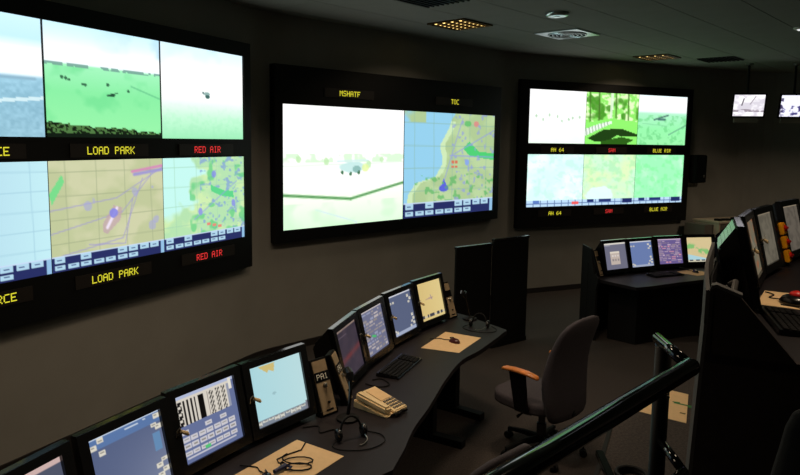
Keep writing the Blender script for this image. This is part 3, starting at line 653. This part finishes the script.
strip('back_panel', [Vector(p + (0,)) for p in bA[1:-2]], .05, DESK - .035, .02, DESKD, tA, side=-1); strip('back_panel', [Vector(p + (0,)) for p in backB[2:-1]], .05, DESK - .035, .02, DESKD, tB, side=-1)
desk_leg(tA, (-1.02, 1.9), (.94, -.34), DESK - .03); desk_leg(tA, (-.42, 3.05), (.8, -.6), DESK - .03)
desk_leg(tB, (-.12, 3.75), (.95, -.1), DESK - .03); desk_leg(tB, (.20, 4.85), (.86, -.5), DESK - .03); desk_leg(tB, (.42, 5.38), (.80, -.6), DESK - .03)
# far desk
tF = thing('console_desk', (0, 0, 0), 0, 'dark console desk of four monitors standing below the AH 64 video wall', 'desk')
bankF = [(2.36, 7.53, 56), (2.55, 7.643, 60.1), (2.916, 7.827, 63.7), (3.342, 8.045, 71), (3.777, 8.212, 78.5), (4.3, 8.28, 84)]
bF = [off(c, c[2], .22) for c in bankF]
deskF = ccw([(2.252, 7.37), (2.537, 6.97), (2.75, 7.06), (3.1, 7.26), (3.419, 7.42), (3.9, 7.55), (4.4, 7.6)] + bF[::-1])
MB().prism(deskF, DESK - .035, DESK).build('desktop', DESKM, tF)
strip('front_panel', [Vector(p + (0,)) for p in ((2.42, 7.5), (2.66, 7.26), (3.05, 7.46), (3.4, 7.62), (3.9, 7.76), (4.35, 7.8))], 0, DESK - .035, .02, DESKD, tF)
strip('back_panel', [Vector(p + (0,)) for p in bF], 0, DESK + .12, .02, DESKD, tF)
e0, e1 = Vector((2.29, 7.33, 0)), Vector((2.30, 8.14, 0)); M = Matrix(((0, 1, 0, 2.292), (1, 0, 0, 0), (0, 0, 1, 0), (0, 0, 0, 1)))
prof = [(7.40, 0), (8.02, 0), (8.02, 1.02), (7.66, 1.02), (7.50, .76), (7.34, .735), (7.34, .68), (7.40, .60)]
mb = MB(); n = len(prof); mb.add([(2.234, p[0], p[1]) for p in prof] + [(2.256, p[0], p[1]) for p in prof], [tuple(range(n)), tuple(range(2 * n - 1, n - 1, -1))] + [(i, (i + 1) % n, n + (i + 1) % n, n + i) for i in range(n)])
mb.build('side_panel', DESKD, tF)
# upper console on the platform
tR = thing('upper_console', (0, 0, 0), 0, 'large dark console with tall end panel on the raised platform', 'desk')
EW = Vector((.905, -.425, 0)); ED = Vector((.425, .905, 0)); E0 = Vector((1.16, 2.43, 0))
backR = smooth([(1.16, 2.43), (1.285, 2.72), (1.462, 3.05), (1.60, 3.335), (1.82, 3.76), (2.11, 4.18), (2.38, 4.53), (2.67, 4.80), (3.08, 5.08), (3.6, 5.3)], 4)
fr = [(3.9, 4.6), (3.3, 4.35), (2.9, 4.0), (2.62, 3.6), (2.42, 3.1), (2.25, 2.6), (2.05, 2.01)]
MB().prism(ccw(backR + fr), UD - .035, UD).build('desktop', DESKM, tR)
def wing(name, prof, th, m):
    n = len(prof); mb = MB(); V = []
    for o in (0, th): V += [tuple(E0 + EW * s + ED * o + Vector((0, 0, z))) for s, z in prof]
    return mb.add(V, [tuple(range(n)), tuple(range(2 * n - 1, n - 1, -1))] + [(i, (i + 1) % n, n + (i + 1) % n, n + i) for i in range(n)]).build(name, m, tR)
PANR = mat('upper_panel', (.185, .165, .158), .7, vary=.1, scale=20, spec=.15)
wing('upper_end_panel', [(-.006, UD - .02), (.002, 1.712), (.02, 1.722), (.105, 1.692), (.295, UD + .004), (1.0, UD + .004), (1.0, UD - .02)], .03, PANR)
wing('lower_end_panel', [(-.045, PLAT), (-.006, UD - .026), (1.01, UD - .026), (1.01, PLAT)], .035, PANR)
wing('panel_cap', [(.0, 1.711), (.004, 1.729), (.022, 1.734), (.110, 1.703), (.106, 1.691), (.02, 1.721)], .05, CONG)
mb = MB(); V = []; F = []; BR = [Vector(p + (0,)) for p in backR]; nb = len(BR)
for i, p in enumerate(BR):
    d = (BR[min(i + 1, nb - 1)] - BR[max(i - 1, 0)]).normalized(); q = Vector((-d.y, d.x, 0))
    for o_, z in ((.028, PLAT), (.0, 1.60), (.012, 1.60), (.042, PLAT)): v = p + q * o_; V.append((v.x, v.y, z))
for i in range(nb - 1):
    a, b = i * 4, i * 4 + 4; F += [(a, b, b + 1, a + 1), (a + 1, b + 1, b + 2, a + 2), (a + 2, b + 2, b + 3, a + 3), (a + 3, b + 3, b, a)]
F += [(0, 1, 2, 3), (nb * 4 - 1, nb * 4 - 2, nb * 4 - 3, nb * 4 - 4)]; mb.add(V, F).build('back_panel', CONG, tR)
hood = [Vector(p + (0,)) for p in backR[:13]]; hz = [1.71, 1.722, 1.733, 1.744, 1.755, 1.766, 1.776, 1.784, 1.79, 1.79, 1.78, 1.76, 1.74]
mb = MB(); V = []; F = []
for i, (p, z) in enumerate(zip(hood, hz)):
    d = (hood[min(i + 1, 12)] - hood[max(i - 1, 0)]).normalized(); q = p + Vector((-d.y, d.x, 0)) * .014
    V += [(p.x, p.y, 1.58), (p.x, p.y, z), (q.x, q.y, z), (q.x, q.y, 1.58)]
for i in range(12):
    a, b = i * 4, i * 4 + 4; F += [(a, b, b + 1, a + 1), (a + 1, b + 1, b + 2, a + 2), (a + 2, b + 2, b + 3, a + 3), (a + 3, b + 3, b, a)]
F += [(0, 1, 2, 3), (51, 50, 49, 48)]
mb.add(V, F).build('hood', CONG, tR)
strip('inner_lining', [Vector(p + (0,)) - Vector((-.0, 0, 0)) + Vector((.016, -.008, 0)) for p in backR[:13]], UD, 1.70, .006, BLACKM, tR)
# cables inside the hood bay
for k, (a, b) in enumerate((((1.27, 2.50, 1.58), (1.37, 2.70, 1.68)), ((1.385, 2.80, 1.54), (1.45, 2.93, 1.60)))):
    c = MB().tube([a, ((a[0] + b[0]) / 2 + .02, (a[1] + b[1]) / 2, max(a[2], b[2]) + .03), b, (b[0] + .06, b[1] + .02, UD + .01)], .012, 8).build('cable_loop', mat('cable_grey', (.35, .34, .33), .4), None)
    tag(c, ('thick grey cable looping inside the open hood of the upper console', 'lower grey cable crossing the open hood of the upper console')[k], 'cable')
# rotary switch panel
SP = Vector((2.522, 4.268, UD)); t = thing('switch_panel', SP, AZ(42), 'black panel of three yellow and red rotary switches on the upper console', 'switch panel')
Mx = Matrix.Translation((0, 0, .01)) @ Matrix.Rotation(-LEAN, 4, 'X')
MB().box(-.075, .075, 0, .10, .02, .29).build('case', BLACKM, t, bevel=.005, M=Mx); MB().box(-.075, .075, 0, .12, 0, .03).build('foot', BLACKM, t)
for k in range(3):
    z = .235 - k * .09; R0 = Mx @ Matrix.Translation((.012, 0, z)) @ Matrix.Rotation(PI / 2, 4, 'X')
    b = MB().box(-.04, .04, -.04, .04, 0, .03).build('switch_body', YELP, t, bevel=.006, M=R0)
    MB().lathe([(.022, .029), (.022, .038), (.018, .042)], n=16).build('knob', REDP, b, M=R0)
    MB().box(-.028, .028, -.008, .008, .036, .048).build('handle', REDP, b, bevel=.003, M=R0)

# ------------------------------------------------------------------ desk items
def sheet(name, pts, z, m, label, cat, th=.002):
    c = Vector((sum(p[0] for p in pts) / len(pts), sum(p[1] for p in pts) / len(pts), z))
    o = MB().prism(ccw([(p[0] - c.x, p[1] - c.y) for p in pts]), 0, th).build(name, m); o.location = c; return tag(o, label, cat)
sheet('desk_mat', [(-.509, 3.24), (-.255, 3.07), (-.49, 2.70), (-.745, 2.86)], DESK, BUFF, 'buff card desk mat under coiled headset cable', 'desk mat')
sheet('desk_mat', [(.381, 5.206), (.648, 5.056), (.443, 4.678), (.17, 4.782)], DESK, BUFF, 'buff card desk mat in front of the sand yellow monitor', 'desk mat')
sheet('desk_mat', [(3.30, 7.86), (3.58, 8.03), (3.79, 7.80), (3.50, 7.66)], DESK, BUFF, 'buff card desk mat on the far desk', 'desk mat')
sheet('desk_mat', [(1.975, 3.52), (1.765, 3.21), (1.99, 3.07), (2.21, 3.38)], UD, BUFF, 'buff card desk mat under the red-topped trackball', 'desk mat')
def mouse(x, y, z, rz, label, m=None, cat='mouse'):
    t = thing('mouse', (x, y, z), rz, label, cat); V = []; F = []; nu, nv = 10, 6
    for i in range(nv + 1):
        f = i / nv; r = cos(f * PI / 2); zz = .034 * sin(f * PI / 2)
        for j in range(nu): a = 2 * PI * j / nu; V.append((.031 * r * cos(a), .055 * r * sin(a) - .01 * f, zz))
    for i in range(nv):
        for j in range(nu): F.append((i * nu + j, i * nu + (j + 1) % nu, (i + 1) * nu + (j + 1) % nu, (i + 1) * nu + j))
    F.append(tuple(range(nu - 1, -1, -1))); MB().add(V, F).build('body', m or BLACK, t, smooth=True)
    MB().box(-.001, .001, .0, .05, .02, .030).build('button_split', BLACKM, t); MB().tube([(0, .01, .033), (0, .03, .030)], .006, 8).build('wheel', GREYK, t)
    MB().tube(curve3([(0, .05, .008), (-.02, .09, .004), (-.03, .13, .004), (-.10, .17, .004)]), .003, 6).build('cord', BLACKM, t)
    return t
mouse(.43, 4.93, DESK + .002, rad(40), 'dark red mouse on the mat before the sand yellow monitor', REDD)
mouse(3.56, 7.86, DESK + .002, rad(10), 'dark mouse on the mat of the far desk', BLACK)
mouse(-.58, 2.83, DESK + .002, rad(20), 'black mouse on the mat under the headset cable', BLACK)
t = thing('trackball', (1.975, 3.23, UD + .002), rad(-30), 'black trackball with a bright red top on the upper console', 'trackball')
MB().lathe([(.075, 0), (.078, .012), (.065, .032), (.045, .042)], n=24).build('base', BLACK, t, smooth=True)
MB().lathe([(.034, .036), (.036, .046), (.028, .057), (.014, .063), (.003, .065)], n=20).build('ball', REDP, t, smooth=True)
MB().tube(curve3([(-.07, .02, .01), (-.12, .06, .004), (-.10, .14, .004), (-.14, .2, .004)]), .003, 6).build('cord', BLACKM, t)
t = mouse(1.915, 3.005, UD + .0, rad(-20), 'small black mouse beside the keyboard on the upper console', BLACK)
def keyboard(x, y, z, az, label):
    t = thing('keyboard', (x, y, z), AZ(az), label, 'keyboard')
    MB().hexa([(-.22, -.08, 0), (.22, -.08, 0), (.22, .08, 0), (-.22, .08, 0), (-.22, -.08, .012), (.22, -.08, .012), (.22, .08, .026), (-.22, .08, .026)]).build('tray', BLACK, t, bevel=.003)
    me = None
    for r in range(5):
        for c_ in range(17):
            if c_ == 12: continue
            X = -.205 + c_ * .0245; Y = -.058 + r * .027; Z = .0135 + (Y + .08) / .16 * .014
            if me is None:
                o = MB().box(-.010, .010, -.011, .011, 0, .007).build('key', BLACKM, t, bevel=.0015); me = o.data
            else: o = bpy.data.objects.new('key', me); COL.objects.link(o); o.parent = t
            o.location = (X, Y, Z - .001); o.rotation_euler = (rad(5), 0, 0)
    return t
keyboard(.015, 4.345, DESK, 22, 'black keyboard on the curved desk before the slate blue monitor')
keyboard(3.12, 7.66, DESK, 66, 'black keyboard on the far desk')
keyboard(1.72, 2.86, UD, 18.5, 'black keyboard on the upper console beside its mat')
# telephone
t = thing('telephone', (-.105, 3.66, DESK), rad(51), 'beige push-button desk telephone with handset lying on its side rest', 'telephone')
# local: x = across, y = along back; built so that the handset lies on the -x side
MB().hexa([(-.02, -.13, 0), (.10, -.13, 0), (.10, .12, 0), (-.02, .12, 0), (-.02, -.13, .022), (.10, -.13, .022), (.10, .12, .075), (-.02, .12, .075)]).build('base', BEIGE, t, bevel=.005)
MB().hexa([(-.085, -.13, 0), (-.02, -.13, 0), (-.02, .12, 0), (-.085, .12, 0), (-.085, -.13, .012), (-.02, -.13, .012), (-.02, .12, .045), (-.085, .12, .045)]).build('cradle', BEIGE, t, bevel=.004)
h = MB(); h.hexa([(-.082, -.125, .015), (-.026, -.125, .015), (-.026, .115, .05), (-.082, .115, .05), (-.078, -.12, .055), (-.03, -.12, .055), (-.03, .11, .088), (-.078, .11, .088)])
h.build('handset', BEIGE, t, bevel=.010)
for r in range(4):
    for c_ in range(4):
        Y = -.105 + r * .024; Z = .022 + (Y + .13) / .25 * .053
        MB().box(-.008, .008, -.007, .007, -.002, .005).build('key', GREYK, t, M=Matrix.Translation((.012 + c_ * .024, Y, Z)) @ Matrix.Rotation(rad(12), 4, 'X'))
MB().box(.0, .085, -.03, .09, -.0005, .0015).build('index_card', WHITEP if 0 else BUFF, t, M=Matrix.Translation((0, .012, .0545)) @ Matrix.Rotation(rad(11.9), 4, 'X'))
MB().tube([(-.05 + .012 * cos(i * 1.4) + .008 * i * .3, -.135 - .010 * sin(i * 1.4) - abs(sin(i * .1)) * .02, .014 + .008 * sin(i * 1.4)) for i in range(46)], .0045, 6).build('coiled_cord', BLACKM, t)
# headset stands
def headset(x, y, z, rz, label, lie=True):
    t = thing('headset', (x, y, z), rz, label, 'headset'); t.scale = (.78,) * 3
    MB().tube([(.075 * cos(a), .0 + .02 * sin(a), .045 + .10 * sin(a)) for a in [PI * i / 14 for i in range(15)]], .008, 8).build('headband', BLACKM, t)
    for s in (-1, 1):
        e = MB().lathe([(.034, 0), (.042, .008), (.042, .024), (.030, .032)], n=18).build('ear_cup', BLACK, t, smooth=True, M=Matrix.Translation((s * .075, 0, .042)) @ Matrix.Rotation(s * PI / 2, 4, 'Y'))
    MB().tube(curve3([(.085, -.02, .03), (.08, -.08, .012), (.03, -.13, .010), (-.01, -.14, .012)]), .004, 6).build('mic_boom', STEEL, t)
    MB().tube(curve3([(-.10, 0, .02), (-.16, -.06, .005), (-.12, -.14, .005), (.02, -.20, .005), (.16, -.16, .005), (.2, -.05, .005), (.12, .06, .005)]), .0035, 6).build('cord', BLACKM, t)
    return t
def desk_lamp_stand(x, y, rz, label):
    t = thing('microphone_stand', (x, y, DESK), rz, label, 'microphone')
    MB().lathe([(.062, 0), (.062, .012), (.03, .024), (.012, .03)], n=24).build('base', BLACKM, t)
    MB().tube([(0, 0, .02), (0, .01, .09), (-.01, .02, .16), (-.035, .03, .21)], [.011, .010, .010, .012], 8).build('stem', BLACK, t)
    MB().tube([(-.03, .03, .20), (-.055, .035, .235), (-.085, .035, .245), (-.11, .03, .235)], [.018, .024, .024, .014], 10).build('head', BLACK, t)
    return t
headset(-.235, 3.27, DESK, rad(30), 'black headset lying on the desk beside the telephone')
headset(.67, 5.36, DESK, rad(-20), 'black headset at the end of the desk by the black partition')
desk_lamp_stand(-.27, 3.50, rad(-60), 'black desk microphone standing between the intercom panels and headset')
desk_lamp_stand(.615, 5.60, rad(60), 'black desk microphone at the desk end by the black partition')
# coiled headset cable on near mat
c = MB().tube([(-.46, 3.20, .0), (-.47, 3.12, 0), (-.53, 3.07, 0), (-.57, 3.02, 0), (-.555, 2.985, 0), (-.53, 2.99, 0)] + [(-.47 + .075 * cos(a), 2.93 + .05 * sin(a) + .004 * i, .0004 * i) for i, a in enumerate([2.4 - k * .5 for k in range(26)])], .0035, 6).build('headset_cable', BLACKM)
c.location = (0, 0, DESK + .0055); tag(c, 'thin black cable coiled on the buff mat below the pale cyan monitor', 'cable')
t = thing('cable_plug', (-.53, 2.915, DESK + .006), rad(-35), 'dark navy cable plug lying in the coiled cable on the buff mat', 'plug')
MB().tube([(0, -.045, .012), (0, .03, .012)], [.010, .012], 10).build('body', NAVY, t); MB().tube([(0, .028, .012), (.03, .034, .012), (.035, .012, .010)], .006, 8).build('elbow', NAVY, t)
# loose desk cables
for pts, lb in ((((-.20, 4.03, 0), (-.12, 3.98, 0), (-.05, 4.02, 0), (-.10, 4.12, 0), (-.16, 4.10, 0)), 'thin black cable on the desk below the dark red-banded screen'),
                (((-.50, 3.38, 0), (-.42, 3.40, 0), (-.40, 3.32, 0), (-.33, 3.36, 0), (-.28, 3.28, 0)), 'thin black cable on the desk below the intercom panels')):
    c = MB().tube(smooth([p[:2] for p in pts], 4) and [(p[0], p[1], 0) for p in smooth([q[:2] for q in pts], 4)], .004, 6).build('desk_cable', BLACKM); c.location = (0, 0, DESK + .004); tag(c, lb, 'cable')

# paper on the platform
pa = sheet('paper_sheet', [(1.362, 3.595), (1.565, 3.445), (1.755, 3.86), (1.66, 3.935)], PLAT, BUFF, 'buff sheet with green print lying on the platform carpet', 'paper')
c0 = pa.location.copy()
for (x, y, w_, h_, a, m) in ((1.655, 3.70, .10, .018, -36, GREENI), (1.63, 3.735, .04, .012, -20, GREENI), (1.60, 3.575, .03, .016, -36, mat('olive_ink', (.35, .33, .15), .8)), (1.53, 3.70, .03, .02, -36, GREENI), (1.68, 3.66, .03, .012, -50, GREENI)):
    MB().box(-w_ / 2, w_ / 2, -h_ / 2, h_ / 2, .0015, .0026, Matrix.Translation((x - c0.x, y - c0.y, 0)) @ Matrix.Rotation(rad(a), 4, 'Z')).build('print_mark', m, pa)

# ------------------------------------------------------------------ partition, cabinet
for k, (u0, u1, h_, o_, lb) in enumerate(((0, .518, 1.155, .03, 'shorter black partition board behind the sand yellow monitor'), (.515, 1.075, 1.20, 0, 'taller black partition board beside the bare wall'))):
    a = 52; t = thing('partition_board', Vector((.61, 6.73, 0)) + udir(a) * u0 + ndir(a) * o_, AZ(a), lb, 'partition'); w_ = u1 - u0
    MB().box(0, w_, 0, .035, .0, h_).build('board', BLACKM, t, bevel=.006)
    mb = MB().box(0, w_, -.004, .039, h_ - .02, h_ + .006); mb.build('top_rail', BLACK, t)
    MB().box(-.002, w_ + .002, -.006, .041, 0, .05).build('plinth', BLACKM, t)
cb = world_at(D3, A3, 3.36, .52, 0); t = thing('storage_cabinet', cb, AZ(A3), 'cream cabinet against the wall beneath the wall speaker', 'cabinet')
MB().box(0, .95, 0, .50, 0, 1.0).build('body', CABM, t); MB().box(-.015, .965, -.022, .51, 1.0, 1.025).build('top', CABM, t)
for x in (.03, .48): d = MB().box(x, x + .46, -.018, 0, .05, .98).build('door', CABD if x < .1 else CABM, t, bevel=.003); MB().box(x + (.40 if x < .1 else .04), x + (.415 if x < .1 else .055), -.035, -.017, .55, .68).build('handle', STEEL, d)
MB().box(-.20, -.002, .10, .50, 0, .97).build('side_panel', CABD, t)
for k, (x, w_, h_, lb) in enumerate(((.12, .09, .035, 'small black box on the cream cabinet top, nearest the video wall'), (.30, .16, .03, 'flat long black case lying on the cream cabinet top'), (.50, .10, .045, 'tallest small black box on the cream cabinet top'))):
    o = MB().box(-w_ / 2, w_ / 2, -.05, .05, 0, h_); q = world_at(D3, A3, 3.36 + x, .40, 1.025); b = thing('equipment_box', q, AZ(A3), lb, 'box')
    o.build('case', BLACKM, b, bevel=.006); MB().box(-w_ / 2 + .01, w_ / 2 - .01, -.053, -.049, .008, h_ - .01).build('front_plate', BLACK, b)

# ------------------------------------------------------------------ hanging monitors
def hanging(x, y, zc, yaw, pic, label):
    t = thing('hanging_monitor', (x, y, zc), yaw, label, 'monitor'); Mx = Matrix.Rotation(rad(12), 4, 'X') @ Matrix.Translation((0, 0, -.17)); wd, ht = .43, .325
    mb = MB()
    for a in ((-wd / 2 - .02, wd / 2 + .02, ht, ht + .022), (-wd / 2 - .02, wd / 2 + .02, -.025, 0), (-wd / 2 - .02, -wd / 2, 0, ht), (wd / 2, wd / 2 + .02, 0, ht)): mb.box(a[0], a[1], -.015, .02, a[2], a[3])
    mb.build('bezel', BLACK, t, M=Mx); screen_mesh('screen', pic, wd, ht, Mx @ Matrix.Translation((-wd / 2, 0, 0)), BIG, t)
    MB().hexa([(-wd / 2 - .015, .02, -.02), (wd / 2 + .015, .02, -.02), (wd / 2 - .06, .1, .04), (-wd / 2 + .06, .1, .04), (-wd / 2 - .015, .02, ht + .015), (wd / 2 + .015, .02, ht + .015), (wd / 2 - .06, .1, ht - .04), (-wd / 2 + .06, .1, ht - .04)]).build('housing', BLACK, t, M=Mx)
    MB().box(-wd / 2 + .03, wd / 2 - .06, -.01, .03, -.10, -.026).build('control_strip', mat('grey_strip', (.42, .40, .36), .6), t, M=Mx)
    MB().tube([(0, .12, .0), (0, .12, CEIL - zc - .02)], .016, 10).build('pole', BLACKM, t); MB().lathe([(.06, CEIL - zc - .025), (.06, CEIL - zc)], (0, .12, 0), 16).build('ceiling_plate', STEEL, t)
    MB().box(-.05, .05, .05, .13, -.06, .06).build('bracket', BLACK, t)
    return t
hanging(5.29, 10.25, 2.86, AZ(103), q_street(), 'ceiling-hung monitor showing a pale grey street scene')
hanging(5.98, 10.20, 2.86, AZ(103), q_crowd(), 'ceiling-hung monitor showing dark figures on white')

# ------------------------------------------------------------------ hand rail
t = thing('hand_rail', (0, 0, 0), 0, 'black tubular steel hand rail with turned-back end on the platform', 'railing')
zr = 1.78; Rt = .0195; a, b, c_ = Vector((.622, 1.367, zr)), Vector((-.639, .067, zr)), Vector((.632, 1.575, zr))
MB().tube([b, b * .5 + a * .5, a], Rt, 20).build('top_rail', GLOSSK, t, smooth=True)
MB().lathe([(Rt * .7, -Rt * .75), (Rt * .95, -Rt * .35), (Rt, 0), (Rt * .95, Rt * .35), (Rt * .7, Rt * .75)], a, 16).build('corner_cap', GLOSSK, t, smooth=True)
MB().tube([a, c_], .0135, 16).build('return_rail', GLOSSK, t, smooth=True)
zm = 1.545; am, bm_, cm = Vector((a.x, a.y, zm)), Vector((b.x, b.y, zm)), Vector((.632, 1.53, zm))
MB().tube([bm_, am], .0115, 12).build('mid_rail', GLOSSK, t, smooth=True); MB().tube([am, cm], .0105, 12).build('mid_return', GLOSSK, t, smooth=True)
MB().tube([(.632, 1.535, PLAT), (.632, 1.535, zr - .01)], .019, 16).build('post', POSTM, t, smooth=True); MB().lathe([(.05, 0), (.05, .01), (.025, .02)], (.632, 1.535, PLAT), 20).build('floor_flange', GLOSSK, t)
MB().tube([(-.45, .262, PLAT), (-.45, .262, zr - .01)], .019, 16).build('post', POSTM, t, smooth=True); MB().lathe([(.05, 0), (.05, .01), (.025, .02)], (-.45, .262, PLAT), 20).build('floor_flange', GLOSSK, t)
MB().tube([(.632, 1.535, zr - .05), (.632, 1.56, zr - .006)], .012, 10).build('bracket', GLOSSK, t); MB().lathe([(.004, 0), (.004, .004)], n=10).build('screw', STEEL, t, M=Matrix.Translation((.640, 1.516, 1.655)) @ Matrix.Rotation(PI / 2, 4, 'X'))
# things on the platform floor by the rail
t = thing('cable_coil', (1.06, 2.84, PLAT), 0, 'black coil of cable lying on the platform carpet', 'cable')
for k in range(2): MB().tube([((.06 + .006 * k) * cos(q), (.06 + .004 * k) * sin(q), .010 + .012 * k) for q in [2 * PI * i / 24 for i in range(24)]], .011, 8, True).build('turn', BLACKM, t)
t = thing('floor_bar', (.965, 2.93, PLAT + .0035), AZ(5), 'short black metal bar on the platform edge', 'bar')
MB().box(-.16, .12, -.018, .018, .0, .03).build('bar', GLOSSK, t, bevel=.004); MB().box(-.16, -.14, -.024, .024, .0, .036).build('end_cap', GLOSSK, t)

# ------------------------------------------------------------------ chairs
def loft(rings):
    n = len(rings[0]); V = [p for r in rings for p in r]; F = []
    for i in range(len(rings) - 1):
        for j in range(n): F.append((i * n + j, i * n + (j + 1) % n, (i + 1) * n + (j + 1) % n, (i + 1) * n + j))
    F += [tuple(range(n - 1, -1, -1)), tuple(range((len(rings) - 1) * n, len(rings) * n))]
    return MB().add(V, F)
def superel(hx, hy, cx, cy, z, n=20, e=.55, bow=0):
    out = []
    for j in range(n):
        a = 2 * PI * j / n; c, s = cos(a), sin(a); x = hx * math.copysign(abs(c) ** e, c); y = hy * math.copysign(abs(s) ** e, s)
        out.append((cx + x, cy + y + bow * x * x, z))
    return out
def chair(x, y, z, rz, label, fab, arms=True, hi=1.08, wood=True, bw=1.0):
    """local +y is the way the chair faces"""
    t = thing('office_chair', (x, y, z), rz, label, 'chair')
    z_s = .365; rings = []
    for f in [0, .03, .10, .3, .6, .88, .97, 1]:
        k = 1.06 * (1 - max(0, (f - .85) / .15) ** 2 * .10 - (max(0, .12 - f) / .12) ** 2 * .10); rings.append(superel(.245 * k, .255 * k, 0, .055, z_s + f * .085, 24, .6))
    MB.build(loft(rings), 'seat', fab, t, smooth=True)
    rings = []; zb = .33; H_ = hi - zb
    prof = [(0, .175, .020, -.225), (.02, .20, .030, -.227), (.08, .225, .038, -.230), (.24, .245, .044, -.215), (.40, .25, .046, -.210), (.54, .24, .044, -.220), (.68, .228, .042, -.245), (.80, .22, .038, -.280), (.88, .208, .034, -.306), (.935, .180, .030, -.324), (.975, .135, .022, -.337), (1.0, .07, .010, -.345)]
    for f, wd, th, yy in prof: rings.append(superel(wd * bw, th, 0, yy, zb + f * H_, 24, .62, .55))
    MB.build(loft(rings), 'backrest', fab, t, smooth=True)
    MB().tube([(0, -.05, .345), (0, -.24, .345), (0, -.265, .375), (0, -.235, .43)], [.020, .020, .018, .012], 8).build('back_bar', BLACK, t)
    MB().box(-.09, .09, -.12, .10, .325, .372).build('mechanism', BLACK, t, bevel=.006)
    MB().tube([(.08, .02, .345), (.20, .03, .335), (.25, .03, .325)], [.006, .006, .012], 8).build('lever', BLACK, t); MB().tube([(-.08, .02, .345), (-.20, .03, .335), (-.25, .03, .325)], [.006, .006, .012], 8).build('lever', BLACK, t)
    MB().lathe([(.035, .10), (.035, .22), (.025, .225), (.025, .335)], n=14).build('column', BLACK, t)
    for k in range(5):
        a = 2 * PI * k / 5 + .3; d = Vector((cos(a), sin(a), 0))
        l = MB().tube([Vector((0, 0, .105)), d * .15 + Vector((0, 0, .10)), d * .30 + Vector((0, 0, .075))], [.028, .022, .016], 8).build('base_leg', BLACKM, t)
        e = d * .30; n = Vector((-d.y, d.x, 0))
        cs = MB(); 
        for s in (-1, 1): cs.tube([e + n * (.006 * s) + Vector((0, 0, .027)), e + n * (.024 * s) + Vector((0, 0, .027))], .027, 14)
        cs.tube([e + Vector((0, 0, .03)), e + Vector((0, 0, .075))], .007, 8); cs.build('caster', BLACKM, t)
    if arms:
        for s in (-1, 1):
            MB().hexa([(s * .20, -.06, .345), (s * .275, -.06, .375), (s * .275, .04, .375), (s * .20, .04, .345), (s * .25, -.07, .41), (s * .285, -.07, .40), (s * .285, .03, .40), (s * .25, .03, .41)]).build('arm_bracket', BLACK, t)
            MB().hexa([(s * .262, -.075, .39), (s * .288, -.075, .39), (s * .288, .035, .39), (s * .262, .035, .39), (s * .272, -.05, .655), (s * .292, -.05, .655), (s * .292, .09, .655), (s * .272, .09, .655)]).build('arm_support', BLACK, t, bevel=.004)
            rr = [superel(.030 * w_, .014 * h_, s * .282, 0, 0, 14, .75) for w_, h_ in ((.5, .5), (.85, .9), (1, 1), (1, 1), (.95, 1), (.7, .8))]
            ys = (-.155, -.14, -.06, .05, .125, .145); zs = (.655, .662, .672, .672, .664, .657)
            rr = [[(p[0], Y, Z + p[1]) for p in r] for r, Y, Z in zip(rr, ys, zs)]
            MB.build(loft(rr), 'armrest', WOOD if wood else BLACK, t, smooth=True)
    return t
chair(1.055, 4.64, 0, rad(42), 'dark grey fabric office chair with orange wooden armrests', FABRIC)
chair(.22, 2.78, 0, rad(44), 'dark grey office chair with rounded back top below the hand rail', FABRIC, arms=False, hi=1.02)
chair(1.30, 1.70, PLAT, rad(-30), 'black office chair drawn up to the upper console end panel', FABRICK, arms=False, hi=.92, bw=1.05)
